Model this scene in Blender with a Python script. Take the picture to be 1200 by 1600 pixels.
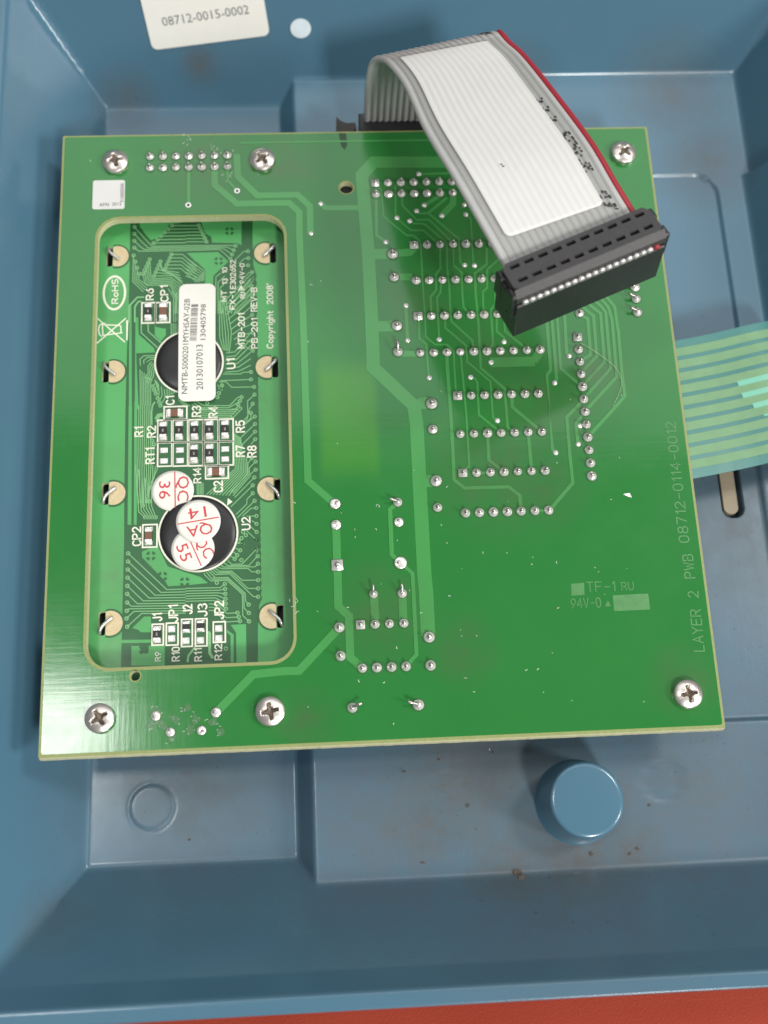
import bpy, bmesh, math, random
import numpy as np
from mathutils import Vector, Matrix
from mathutils.geometry import tessellate_polygon

for o in list(bpy.data.objects): bpy.data.objects.remove(o)
scene = bpy.context.scene
COL = scene.collection
MM = 0.001                      # everything below is written in millimetres
random.seed(4); RNG = np.random.default_rng(4)

# ------------------------------------------------------------------ camera
cam_d = bpy.data.cameras.new('camera'); cam = bpy.data.objects.new('camera', cam_d); COL.objects.link(cam)
cam_d.sensor_fit = 'VERTICAL'; cam_d.sensor_height = 24.0; cam_d.sensor_width = 18.0
cam_d.lens = 1741.42/1600*24.0
cam_d.clip_start = 0.01; cam_d.clip_end = 20
r_, u_, b_ = (0.998107,-0.046561,0.040172), (0.033332,0.958581,0.282864), (-0.051679,-0.28099,0.958318)
mw = Matrix(((r_[0],u_[0],b_[0],-9.0787*MM),(r_[1],u_[1],b_[1],-76.1232*MM),(r_[2],u_[2],b_[2],193.3598*MM),(0,0,0,1)))
cam.matrix_world = mw
cam_d.dof.use_dof = True; cam_d.dof.focus_distance = 0.200; cam_d.dof.aperture_fstop = 9.0
scene.camera = cam

# ------------------------------------------------------------------ light
world = bpy.data.worlds.new('World'); scene.world = world; world.use_nodes = True
bg = world.node_tree.nodes['Background']; bg.inputs[0].default_value = (0.93,0.96,1.0,1); bg.inputs[1].default_value = 0.19
def area(name, direction, dist, sx, sy, power, color, target=(0,0,0)):
    d = bpy.data.lights.new(name, 'AREA'); d.shape = 'RECTANGLE'; d.size = sx; d.size_y = sy; d.energy = power; d.color = color
    o = bpy.data.objects.new(name, d); COL.objects.link(o)
    v = Vector(direction).normalized()
    o.location = Vector(target)*MM + v*dist
    o.rotation_euler = (-v).to_track_quat('-Z','Y').to_euler()
    return o
area('ceiling_lamp_right', (13,-6.0,9.0), 1.3, 0.20, 0.30, 7.0, (1.0,0.985,0.95))
area('ceiling_lamp_front', (10,-25,27), 1.5, 0.17, 0.22, 12.5, (1.0,0.99,0.96))
area('ceiling_lamp_main', (0.66,0.27,1.0), 1.6, 0.26, 0.26, 7.5, (1.0,0.99,0.96))
area('ceiling_panel_far', (0.05,0.62,1.0), 1.9, 1.5, 0.75, 6.2, (0.97,0.99,1.0))
area('ceiling_lamp_left', (-0.30,0.055,1.0), 1.7, 0.20, 0.24, 4.3, (1.0,0.99,0.96))
vs = scene.view_settings
vs.view_transform = 'Standard'; vs.look = 'None'; vs.gamma = 1; vs.use_curve_mapping = False; vs.exposure = 0.0

# ------------------------------------------------------------------ measured positions (mm, board centre = origin, board face = z 0)
TRACES = [(2.5,[(19.7,52.98),(2.7,53.32),(0.19,50.45),(0.4,43.23),(0.72,33.82),(0.76,22.37),(0.68,10.38),(0.6,8.99),(7.84,1.05),(8.19,-2.65),(8.06,-16.01),(7.99,-31.59),(8.11,-34.48),(8.03,-42.4)]),(2.2,[(0.88,32.79),(5.45,32.78)]),(1.5,[(5.45,32.78),(8.79,33.07),(9.76,34.07)]),(1.4,[(5.49,27.8),(8.5,27.72),(9.7,26.91)]),(2.2,[(1.03,17.43),(5.51,17.4)]),(1.2,[(5.55,11.65),(9.59,11.53)]),(2.2,[(8.59,1.45),(11.21,1.43)]),(2.2,[(8.57,-13.8),(11.14,-13.88)]),(1.1,[(-8.17,44.13),(-7.28,43.16),(-0.36,43.06)]),(0.65,[(7.44,21.65),(7.39,14.33)]),(0.55,[(2.8,45.96),(2.52,36.86),(4.28,35.41)]),(0.3,[(2.85,48.26),(3.89,46.94),(4.04,41.06),(8.36,36.78),(9.74,36.69),(11.04,35.25),(10.97,29.68),(10.93,26.65),(10.99,19.04),(10.88,15.03),(12.61,13.33),(14.81,13.27),(16.07,11.97),(15.95,9.33),(15.91,3.99),(16.19,2.69)]),(0.3,[(7.05,48.18),(6.69,47.61),(6.42,40.73),(9.34,37.83),(11.76,37.77),(14.4,34.89)]),(0.35,[(7.87,45.85),(7.9,43.41),(10.55,40.07),(12.95,40.15),(17.37,34.83)]),(0.35,[(9.15,39.9),(9.88,39.37),(12.01,39.18),(15.22,35.86),(16.16,34.85),(15.88,29.56),(15.9,27.9),(16.08,25.7),(15.91,21.07),(15.97,18.1),(19.75,13.99),(19.72,11.86)]),(0.45,[(10.66,42.11),(11.13,41.53),(12.91,41.58),(16.79,44.94)]),(0.4,[(12.91,41.58),(18.6,35.64),(18.52,30.61),(19.3,29.92)]),(0.75,[(12.25,43.31),(15.16,45.26)]),(1.2,[(18.06,45.63),(17.93,43.62),(15.53,40.89)]),(0.3,[(20.35,41.04),(21.18,40.11),(21.14,35.86),(21.02,30.55),(21.22,29.85)]),(0.4,[(11.63,50.41),(17.91,50.43)]),(0.4,[(17.38,34.26),(17.22,29.81),(17.3,29.94),(18.62,28.39),(18.46,24.0),(18.5,21.0),(19.87,19.34)]),(0.4,[(14.8,34.32),(14.58,29.59),(14.7,29.45),(13.63,28.24),(13.47,24.81),(12.28,23.39),(12.23,19.28)]),(0.45,[(23.87,33.55),(23.62,30.07),(21.23,28.18),(21.04,23.66),(21.15,18.23),(20.99,10.77),(20.93,8.27),(25.11,3.98),(25.1,-3.86),(26.33,-4.96)]),(0.35,[(26.22,31.26),(23.66,28.95),(23.37,24.97),(22.44,24.17),(22.27,19.41)]),(0.45,[(25.03,26.85),(24.72,21.38),(23.77,20.32),(23.61,13.08),(22.53,11.73)]),(0.4,[(24.8,19.21),(24.54,15.72),(25.8,14.48),(25.77,13.5)]),(0.45,[(26.18,21.07),(26.14,15.68),(29.68,12.25)]),(0.32,[(14.81,19.21),(14.71,16.79),(18.45,12.96),(18.46,9.53),(18.59,9.52),(22.55,5.48),(22.5,-1.74),(23.29,-2.45)]),(0.35,[(9.78,19.34),(9.64,14.66),(10.91,13.43),(10.92,8.43),(11.05,6.55)]),(0.35,[(14.66,26.83),(14.2,24.11),(13.5,23.17),(13.42,14.56)]),(0.6,[(14.68,11.21),(14.59,8.32),(14.62,6.5),(14.65,-0.73),(14.56,-9.56),(14.43,-13.73),(16.24,-15.37),(24.35,-15.44),(26.28,-17.14),(26.25,-19.85)]),(0.35,[(17.31,11.14),(17.36,8.25),(17.44,5.11),(17.54,-0.56),(17.42,-11.15),(16.15,-12.35)]),(1.9,[(22.78,9.35),(31.32,9.34)]),(1.5,[(31.03,9.35),(32.6,11.37)]),(0.36,[(18.86,6.42),(19.69,6.09),(20.07,5.29),(19.9,-1.15),(23.78,-4.83)]),(0.6,[(26.4,2.51),(26.26,0.2),(31.38,-4.87)]),(0.6,[(21.25,-5.0),(21.11,-10.15),(23.71,-12.6)]),(0.6,[(28.85,-4.99),(28.86,-12.52)]),(0.6,[(34.36,22.22),(34.31,15.99),(34.17,7.5),(33.35,6.47),(33.22,-2.58),(33.21,0.76),(33.11,-8.41),(33.65,-9.1)]),(0.6,[(35.36,22.19),(35.35,16.5),(35.15,5.63),(34.71,4.76)]),(0.5,[(36.48,22.17),(36.36,16.74),(36.15,7.7),(39.49,4.2)]),(0.6,[(37.93,21.58),(37.85,17.51),(37.55,10.83),(37.98,10.24)]),(0.62,[(40.65,18.79),(42.31,17.93),(42.11,10.44),(40.01,9.04)]),(0.62,[(40.44,21.79),(42.24,19.7),(43.49,18.44),(43.26,10.01),(39.98,6.75)]),(0.62,[(41.52,22.58),(43.54,20.21),(44.91,18.95),(44.61,8.78),(39.91,3.98)]),(0.62,[(43.05,22.82),(45.3,20.3),(45.93,19.19),(45.65,7.43),(39.95,1.46)]),(0.62,[(44.58,23.05),(46.55,20.27),(47.01,17.54),(46.67,5.69),(39.89,-1.12)]),(0.62,[(46.08,23.01),(47.79,20.23),(47.97,14.81),(47.73,6.84),(47.79,1.74),(45.27,-0.9),(39.92,-6.25)]),(0.6,[(39.85,1.2),(36.33,-2.16),(36.36,-2.27),(36.24,-9.52),(36.27,-15.04),(31.38,-20.2)]),(0.6,[(39.84,-1.33),(37.93,-3.51),(37.97,-7.57)]),(0.5,[(18.78,-12.58),(21.2,-12.57)]),(0.5,[(28.91,-20.17),(31.38,-20.2)]),(1.3,[(-28.86,52.58),(-28.87,48.73),(-24.57,44.44),(-14.4,44.41),(-12.44,42.28),(-12.49,36.27),(-12.26,20.47),(-12.24,9.36),(-12.23,-13.04),(-7.5,-17.64)]),(1.3,[(-24.46,55.61),(-24.34,50.56),(-20.55,46.18),(-12.68,46.17),(-10.3,43.56),(-10.34,37.6)]),(0.5,[(-26.34,52.53),(-26.26,49.63),(-24.54,47.37)]),(0.6,[(-33.95,52.68),(-33.93,44.64)]),(1.4,[(-7.42,-21.52),(-7.46,-28.99)]),(1.4,[(-7.44,-29.0),(-7.53,-36.48),(-5.74,-38.27),(-5.78,-45.57),(-3.75,-47.59)]),(0.75,[(3.91,-17.7),(2.44,-18.96),(2.35,-27.43),(3.86,-29.02)]),(0.65,[(3.86,-29.02),(5.86,-31.0),(5.88,-32.46),(5.8,-45.53),(3.88,-47.57)]),(1.4,[(-1.17,-34.55),(-1.17,-39.92)]),(1.4,[(3.87,-34.6),(3.8,-39.88)]),(1.4,[(-7.49,-40.26),(-14.73,-47.55),(-17.39,-47.51),(-22.61,-47.84),(-29.01,-54.11)]),(0.3,[(-23.81,58.14),(4.97,58.2),(30.86,58.01)])]
JOINTS = [(9.71,34.48,'square',1.0),(12.25,34.48,'round',1.0),(14.79,34.48,'round',1.0),(17.33,34.48,'round',1.0),(19.87,34.48,'round',1.0),(22.41,34.48,'round',1.0),(24.95,34.48,'round',1.0),(27.49,34.48,'round',1.0),(30.03,34.48,'round',1.0),(32.57,34.48,'round',1.0),(9.71,26.86,'round',1.0),(12.25,26.86,'round',1.0),(14.79,26.86,'round',1.0),(17.33,26.86,'round',1.0),(19.87,26.86,'round',1.0),(22.41,26.86,'round',1.0),(24.95,26.86,'round',1.0),(27.49,26.86,'round',1.0),(30.03,26.86,'round',1.0),(32.57,26.86,'round',1.0),(9.66,19.27,'square',1.0),(12.2,19.27,'round',1.0),(14.74,19.27,'round',1.0),(17.28,19.27,'round',1.0),(19.82,19.27,'round',1.0),(22.36,19.27,'round',1.0),(24.9,19.27,'round',1.0),(27.44,19.27,'round',1.0),(29.98,19.27,'round',1.0),(32.52,19.27,'round',1.0),(9.66,11.65,'round',1.0),(12.2,11.65,'round',1.0),(14.74,11.65,'round',1.0),(17.28,11.65,'round',1.0),(19.82,11.65,'round',1.0),(22.36,11.65,'round',1.0),(24.9,11.65,'round',1.0),(27.44,11.65,'round',1.0),(29.98,11.65,'round',1.0),(32.52,11.65,'round',1.0),(16.17,2.7,'square',1.0),(18.71,2.7,'round',1.0),(21.25,2.7,'round',1.0),(23.79,2.7,'round',1.0),(26.33,2.7,'round',1.0),(28.87,2.7,'round',1.0),(31.41,2.7,'round',1.0),(16.17,-4.92,'round',1.0),(18.71,-4.92,'round',1.0),(21.25,-4.92,'round',1.0),(23.79,-4.92,'round',1.0),(26.33,-4.92,'round',1.0),(28.87,-4.92,'round',1.0),(31.41,-4.92,'round',1.0),(16.13,-12.55,'square',1.0),(18.67,-12.55,'round',1.0),(21.21,-12.55,'round',1.0),(23.75,-12.55,'round',1.0),(26.29,-12.55,'round',1.0),(28.83,-12.55,'round',1.0),(31.37,-12.55,'round',1.0),(16.13,-20.17,'round',1.0),(18.67,-20.17,'round',1.0),(21.21,-20.17,'round',1.0),(23.75,-20.17,'round',1.0),(26.29,-20.17,'round',1.0),(28.83,-20.17,'round',1.0),(31.37,-20.17,'round',1.0),(-3.75,-39.94,'square',1.0),(-1.21,-39.94,'round',1.0),(1.33,-39.94,'round',1.0),(3.87,-39.94,'round',1.0),(-3.75,-47.56,'round',1.0),(-1.21,-47.56,'round',1.0),(1.33,-47.56,'round',1.0),(3.87,-47.56,'round',1.0),(2.75,48.48,'square',1.0),(5.29,48.48,'round',1.0),(7.83,48.48,'round',1.0),(10.37,48.48,'round',1.0),(12.91,48.48,'round',1.0),(15.45,48.48,'round',1.0),(17.99,48.48,'round',1.0),(20.53,48.48,'round',1.0),(23.07,48.48,'round',1.0),(25.61,48.48,'round',1.0),(2.75,45.94,'round',1.0),(5.29,45.94,'round',1.0),(7.83,45.94,'round',1.0),(10.37,45.94,'round',1.0),(12.91,45.94,'round',1.0),(15.45,45.94,'round',1.0),(17.99,45.94,'round',1.0),(20.53,45.94,'round',1.0),(23.07,45.94,'round',1.0),(25.61,45.94,'round',1.0),(-41.54,55.37,'round',1.0),(-39.0,55.37,'round',1.0),(-36.46,55.37,'round',1.0),(-33.92,55.37,'round',1.0),(-31.38,55.37,'round',1.0),(-28.84,55.37,'round',1.0),(-26.3,55.37,'round',1.0),(-41.54,52.83,'round',1.0),(-39.0,52.83,'round',1.0),(-36.46,52.83,'round',1.0),(-33.92,52.83,'round',1.0),(-31.38,52.83,'round',1.0),(-28.84,52.83,'round',1.0),(-26.3,52.83,'round',1.0),(39.93,14.04,'square',1.05),(39.93,11.5,'round',1.05),(39.93,8.96,'round',1.05),(39.93,6.42,'round',1.05),(39.93,3.88,'round',1.05),(39.93,1.34,'round',1.05),(39.93,-1.2,'round',1.05),(39.93,-3.74,'round',1.05),(39.93,-6.28,'round',1.05),(39.93,-8.82,'round',1.05),(39.93,-11.36,'round',1.05),(39.93,-13.9,'round',1.05),(5.44,32.68,'round',1.25),(5.49,27.7,'round',1.2),(5.51,17.4,'round',1.25),(5.44,12.0,'bent_up',1.1),(11.21,1.31,'round',1.25),(11.13,-3.81,'round',1.05),(11.14,-13.88,'round',1.25),(11.11,-18.96,'round',1.05),(-7.43,-17.61,'flat',1.05),(-7.41,-21.57,'flat',1.05),(-7.44,-29.04,'square',1.15),(3.91,-17.7,'bent_left',1.05),(3.92,-21.47,'flat',1.05),(3.86,-29.02,'flat',1.25),(-7.49,-40.26,'round',1.1),(-7.44,-45.27,'round',1.1),(-1.24,-34.54,'bent_up',1.0),(3.87,-34.6,'bent_up',1.0),(8.19,-42.58,'round',1.25),(8.14,-47.57,'round',1.05),(-5.75,-54.29,'bent_right',1.1),(5.65,-54.28,'bent_left',1.1),(52.26,24.35,'bent_left',1.1),(52.18,21.88,'bent_left',1.1),(52.12,19.01,'bent_left',1.1),(40.85,19.11,'round',1.1),(-39.22,-54.28,'flat',1.0),(-36.74,-57.1,'flat',0.9),(-31.48,-57.05,'flat',0.9),(-29.01,-54.11,'flat',1.05)]
VIAS = [(-8.17,44.13,'solid'),(-10.28,37.57,'solid'),(4.24,35.37,'solid'),(7.44,21.65,'solid'),(7.39,14.33,'solid'),(13.41,14.34,'solid'),(6.67,40.63,'solid'),(9.15,39.86,'solid'),(10.62,42.06,'solid'),(12.21,43.31,'solid'),(15.52,40.86,'solid'),(11.54,50.41,'solid'),(20.12,43.19,'solid'),(20.27,41.04,'solid'),(19.31,29.94,'solid'),(21.22,29.8,'solid'),(25.76,13.51,'solid'),(11.05,6.55,'solid'),(18.86,6.42,'solid'),(23.29,-2.45,'solid'),(34.71,4.81,'solid'),(33.65,-9.1,'solid'),(37.98,10.24,'solid'),(38.68,-3.98,'solid'),(38.02,-7.58,'solid'),(22.96,9.34,'solid'),(-24.48,47.3,'open'),(-34.0,44.34,'open')]
SCREWS = [(-48.16,53.98),(-19.36,53.86),(53.09,54.07),(52.7,-54.45),(-19.77,-54.37),(-48.56,-54.33)]
HOLES = [(-3.0,47.66,1.35),(-42.82,-47.29,0.85)]
WINDOW = [(-51.91,42.02),(-13.11,42.3),(-14.93,-46.43),(-52.13,-45.69)]
STICKER = [(-52.61,50.13),(-46.4,50.29),(-46.16,43.73),(-52.56,43.73)]
BTEXT = [('LAYER',(56.82,-47.1),(57.04,-39.47),2.0),('2',(56.97,-37.43),(57.02,-36.14),2.0),('PWB',(56.84,-33.82),(56.89,-29.3),2.0),('08712-0114-0012',(56.61,-27.2),(56.82,-3.64),2.0),('TF-1',(36.85,-35.6),(42.08,-35.68),1.9),('94V-0',(33.76,-38.5),(39.23,-38.49),1.9)]
BBOX = [[(34.19,-33.98),(36.54,-33.88),(36.4,-36.1),(34.05,-36.16)],[(41.46,-36.36),(47.9,-36.27),(47.93,-39.19),(41.42,-39.23)]]
BTRI = [(39.87,-38.33),(40.97,-38.3),(40.49,-37.25)]
BRU = ('RU',(43.19,-35.61),(45.48,-35.55),1.6)
STEXT = [('APAI  3013',(-51.17,44.39),(-46.98,44.53),0.75),('F10005066',(-46.42,45.37),(-46.58,49.41),0.75)]
LTEXT = [('RoHS',(-47.95,25.71),(-48.06,31.09),1.35),('MT',(-27.0,25.63),(-26.99,28.06),1.15),('13',(-26.9,29.26),(-26.89,30.66),1.05),('10',(-26.91,31.68),(-26.9,33.08),1.05),('FX-1',(-25.4,23.88),(-25.36,27.74),1.15),('E302652',(-25.27,28.3),(-25.22,34.64),1.15),('94V-0',(-23.57,29.37),(-23.52,33.85),1.0),('RU',(-23.47,26.22),(-23.45,27.6),1.0),('MTB-201',(-23.67,15.56),(-23.59,23.1),1.35),('PB-201',(-21.22,15.49),(-21.13,21.94),1.25),('REV-B',(-21.19,23.32),(-21.11,28.56),1.25),('Copyright',(-18.19,15.4),(-18.04,23.42),1.35),("2008'",(-18.01,24.79),(-18.01,29.32),1.35),('U1',(-25.47,11.38),(-25.53,13.6),1.7),('R6',(-41.14,26.31),(-41.17,28.89),1.6),('CP1',(-38.3,25.92),(-38.41,29.46),1.6),('C1',(-36.98,4.36),(-37.07,6.23),1.7),('R3',(-32.01,1.75),(-32.01,4.04),1.8),('R4',(-28.89,1.44),(-28.88,3.81),1.8),('R5',(-23.79,-1.64),(-23.84,0.85),1.8),('R1',(-42.77,-1.89),(-42.79,0.15),1.7),('R2',(-40.43,-2.14),(-40.45,0.29),1.7),('RT1',(-40.57,-7.33),(-40.6,-4.08),1.8),('R7',(-23.85,-6.49),(-23.86,-4.16),1.8),('R8',(-21.7,-6.68),(-21.71,-4.27),1.8),('R14',(-31.97,-11.37),(-32.05,-8.32),1.5),('C2',(-27.97,-13.29),(-28.04,-10.96),1.8),('U2',(-23.0,-20.72),(-23.04,-18.15),1.7),('CP2',(-42.82,-23.04),(-42.95,-19.29),1.7),('J1',(-38.9,-37.09),(-38.96,-35.51),1.8),('JP1',(-36.07,-37.41),(-36.13,-34.12),1.8),('J2',(-33.53,-36.02),(-33.62,-34.09),1.8),('J3',(-30.9,-36.55),(-30.94,-34.06),1.8),('JP2',(-27.94,-37.18),(-27.96,-33.66),1.8),('R9',(-39.08,-44.23),(-39.14,-42.48),1.1),('R10',(-35.75,-44.37),(-35.8,-41.73),1.5),('R11',(-31.87,-44.53),(-31.91,-42.14),1.4),('R12',(-28.32,-44.46),(-28.34,-41.52),1.4)]
LTRI = [[(-24.95,27.92),(-23.45,28.07),(-24.27,29.11)],[(-27.16,-14.43),(-27.29,-15.87),(-26.3,-15.17)]]
SILKBOX = [[(-43.44,25.78),(-40.85,25.71),(-40.8,21.47),(-43.38,21.54)],[(-40.77,25.75),(-38.05,25.68),(-38.02,21.49),(-40.72,21.56)],[(-38.97,3.99),(-34.73,3.86),(-34.72,1.36),(-38.95,1.49)],[(-40.14,1.31),(-37.52,1.23),(-37.49,-3.13),(-40.1,-3.04)],[(-40.1,-3.21),(-37.48,-3.29),(-37.45,-7.85),(-40.05,-7.76)],[(-37.32,1.27),(-34.56,1.18),(-34.55,-3.18),(-37.29,-3.09)],[(-37.29,-3.26),(-34.55,-3.35),(-34.54,-7.9),(-37.26,-7.81)],[(-34.36,1.22),(-31.69,1.14),(-31.69,-3.23),(-34.35,-3.14)],[(-34.35,-3.31),(-31.69,-3.4),(-31.7,-7.96),(-34.34,-7.87)],[(-31.61,1.18),(-28.89,1.09),(-28.91,-3.27),(-31.61,-3.19)],[(-31.61,-3.36),(-28.91,-3.44),(-28.93,-8.0),(-31.62,-7.92)],[(-28.77,1.17),(-26.05,1.09),(-26.08,-3.28),(-28.79,-3.19)],[(-28.79,-3.36),(-26.08,-3.45),(-26.12,-8.01),(-28.81,-7.92)],[(-31.22,-8.1),(-27.03,-8.23),(-27.05,-10.58),(-31.23,-10.44)],[(-42.64,-19.05),(-40.05,-19.15),(-40.01,-23.31),(-42.58,-23.21)],[(-40.72,-37.57),(-38.73,-37.65),(-38.7,-41.32),(-40.68,-41.24)],[(-38.23,-37.46),(-36.15,-37.54),(-36.13,-41.42),(-38.2,-41.34)],[(-35.53,-36.88),(-33.62,-36.96),(-33.61,-41.78),(-35.51,-41.7)],[(-33.07,-36.89),(-31.03,-36.97),(-31.04,-41.8),(-33.07,-41.71)],[(-29.9,-37.57),(-27.78,-37.65),(-27.8,-41.25),(-29.92,-41.17)]]
SMD = [('resistor',(-42.22,23.83),1.48,3.82),('capacitor',(-39.35,23.75),1.64,3.91),('capacitor_flat',(-37.05,2.64),3.19,1.73),('resistor',(-39.13,-0.86),1.51,3.67),('resistor',(-36.15,-0.87),1.51,3.67),('resistor',(-33.28,-0.92),1.51,3.68),('resistor',(-30.49,-0.92),1.51,3.68),('resistor',(-27.58,-0.92),1.52,3.68),('resistor',(-33.36,-5.63),1.51,3.63),('resistor',(-30.47,-5.6),1.51,3.64),('pad',(-38.98,-4.69),1.5,1.1),('pad',(-38.96,-6.79),1.5,1.09),('pad',(-36.01,-4.74),1.5,1.1),('pad',(-36.0,-6.81),1.5,1.09),('pad',(-27.61,-4.8),1.51,1.1),('pad',(-27.62,-6.79),1.5,1.09),('capacitor_flat',(-29.33,-9.33),3.16,1.76),('capacitor',(-41.57,-21.2),1.46,3.39),('resistor',(-39.87,-39.42),1.49,3.04),('pad',(-37.31,-38.51),1.33,1.27),('pad',(-37.3,-40.24),1.32,1.26),('pad',(-34.77,-40.76),1.32,1.26),('pad',(-32.2,-40.78),1.32,1.26),('pad',(-28.95,-38.75),1.34,1.27),('pad',(-28.96,-40.53),1.33,1.26),('resistor',(-34.69,-38.27),1.41,2.12),('resistor',(-32.16,-38.2),1.41,2.12)]
BLOBS = [(-34.33,13.05,6.57),(-32.59,-21.01,7.27)]
QC = [(-37.25,-12.72,3.92),(-32.45,-18.98,4.06),(-33.45,-24.14,3.91)]
QCTEXT = [[('QC',(-36.29,-9.98),(-36.35,-14.81),2.2),('36',(-39.76,-10.86),(-39.73,-14.28),2.2)],[('14',(-31.16,-16.16),(-34.41,-16.62),2.2),('QA',(-30.0,-19.37),(-34.63,-20.01),2.2)],[('QC',(-33.26,-22.7),(-31.19,-26.17),2.2),('55',(-36.52,-23.58),(-35.4,-26.61),2.2)]]
QCLINE = [[(-36.89,-8.8),(-36.72,-16.39)],[(-36.44,-19.47),(-28.45,-18.33)],[(-34.34,-21.66),(-31.84,-27.53)]]
LABEL = [(-36.19,29.41),(-29.32,29.51),(-29.12,4.72),(-36.3,4.68)]
LABTEXT = [('NMTB-S000201MYHSAY-02B',(-34.56,6.19),(-34.15,26.19),1.15),('20130107013',(-31.6,6.96),(-31.63,16.24),1.3),('130405798',(-31.09,17.23),(-31.05,24.9),1.05)]
BARCODE = [(-34.13,17.09),(-33.84,25.2),(-32.61,25.17),(-32.81,17.06)]
LCDEDGE = [(-52.38,44.04),(-52.26,-40.48)]
TABS = [(-48.45,36.0,-1),(-48.67,11.48,-1),(-48.15,-12.81,-1),(-48.19,-37.07,-1),(-19.36,36.01,1),(-19.4,11.56,1),(-19.47,-12.92,1),(-19.43,-36.92,1)]
POURS = [[(-52.04,45.47),(-45.99,45.34),(-46.0,38.91),(-46.01,24.97),(-46.18,14.19),(-46.23,3.69),(-46.14,-13.99),(-46.0,-21.32),(-46.11,-45.27),(-52.13,-45.03),(-52.04,-28.28),(-52.2,22.41)],[(-21.81,44.81),(-21.89,38.34),(-21.8,33.38),(-21.44,31.97),(-21.16,31.15),(-21.43,30.35),(-21.16,29.53),(-21.42,28.73),(-21.16,27.92),(-21.41,27.13),(-21.16,26.32),(-21.4,25.53),(-21.16,24.72),(-21.39,23.93),(-21.16,23.13),(-21.38,22.35),(-21.17,21.55),(-21.37,20.77),(-21.17,19.97),(-21.36,19.19),(-21.17,18.4),(-21.35,17.62),(-21.17,16.84),(-21.34,16.06),(-21.17,15.28),(-21.33,14.51),(-21.18,13.73),(-21.32,12.96),(-21.18,12.18),(-21.31,11.42),(-21.18,10.65),(-21.3,9.88),(-21.19,9.11),(-21.29,8.35),(-21.19,7.59),(-21.28,6.83),(-21.19,6.07),(-21.27,5.31),(-21.2,4.55),(-21.27,3.8),(-21.2,3.04),(-21.26,2.29),(-21.21,1.54),(-21.25,0.79),(-21.21,0.05),(-21.24,-0.7),(-21.22,-1.44),(-21.24,-2.19),(-21.22,-2.93),(-21.23,-3.67),(-21.23,-4.41),(-21.22,-5.14),(-21.24,-5.88),(-21.21,-6.61),(-21.24,-7.35),(-21.21,-8.08),(-21.25,-8.81),(-21.2,-9.54),(-21.25,-10.26),(-21.2,-10.99),(-21.26,-11.71),(-21.19,-12.44),(-21.27,-13.15),(-21.19,-13.88),(-21.27,-14.59),(-21.18,-15.31),(-21.28,-16.02),(-21.18,-16.74),(-21.29,-17.45),(-21.17,-18.17),(-21.3,-18.87),(-21.17,-19.59),(-21.3,-20.29),(-21.16,-21.0),(-21.31,-21.7),(-21.16,-22.41),(-21.32,-23.1),(-21.16,-23.81),(-21.33,-24.5),(-21.15,-25.21),(-21.33,-25.9),(-21.15,-26.6),(-21.34,-27.28),(-21.15,-27.98),(-21.35,-28.67),(-21.15,-29.37),(-21.36,-30.05),(-21.14,-30.74),(-21.36,-31.42),(-21.14,-32.11),(-21.37,-32.79),(-21.14,-33.48),(-21.38,-34.15),(-21.69,-34.72),(-21.98,-39.03),(-22.08,-45.68),(-13.37,-46.03),(-10.91,44.57)],[(-45.9,25.7),(-45.47,25.69),(-45.04,3.66),(-45.59,3.67)],[(-44.67,22.76),(-44.13,22.74),(-44.01,17.69),(-44.43,15.56),(-43.76,3.62),(-44.48,3.64)],[(-45.64,4.54),(-45.02,4.52),(-44.73,-18.94),(-45.43,-18.92)],[(-44.58,5.2),(-44.05,5.18),(-43.77,-18.97),(-44.3,-18.96)],[(-44.3,44.87),(-36.21,44.69),(-36.2,43.15),(-38.39,43.01),(-38.88,41.49),(-39.88,40.38),(-41.88,39.47),(-42.9,40.64),(-44.1,42.57)],[(-32.07,43.35),(-25.65,43.21),(-24.96,44.44),(-24.02,44.42),(-24.09,37.92),(-25.01,38.41),(-29.89,38.66),(-30.05,39.96),(-31.23,40.75)],[(-34.75,36.47),(-28.72,36.51),(-26.72,34.39),(-29.66,31.29),(-29.75,29.43),(-31.25,29.47),(-31.24,32.63)],[(-42.73,-24.09),(-39.97,-22.99),(-38.09,-27.01),(-32.1,-29.26),(-30.84,-30.37),(-34.17,-30.6),(-37.95,-30.69),(-38.53,-29.73),(-42.71,-25.17)],[(-44.26,-38.08),(-42.18,-36.07),(-40.97,-36.12),(-40.93,-38.97),(-42.74,-38.9),(-43.2,-38.42)],[(-46.1,-40.15),(-40.92,-40.28),(-40.91,-40.84),(-46.09,-40.73)],[(-44.35,-41.29),(-42.85,-41.35),(-42.68,-42.72),(-41.34,-42.63),(-41.35,-41.41),(-40.9,-41.3),(-38.5,-41.4),(-38.47,-45.02),(-44.29,-44.78)],[(-26.82,-38.2),(-24.08,-38.13),(-24.08,-45.03),(-25.85,-44.96),(-25.89,-39.62)],[(-27.5,-39.04),(-26.32,-39.95),(-26.36,-44.94),(-26.87,-44.92),(-26.86,-40.11),(-27.59,-39.47)],[(-40.92,21.21),(-40.75,20.66),(-39.44,20.26),(-38.82,20.25),(-38.81,18.8),(-39.74,17.57),(-40.9,18.86)],[(-44.52,21.3),(-44.11,21.29),(-43.99,19.13),(-41.03,16.18),(-40.86,15.28),(-44.42,15.2)],[(-34.83,36.47),(-32.99,36.43),(-32.99,34.36)]]
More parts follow.
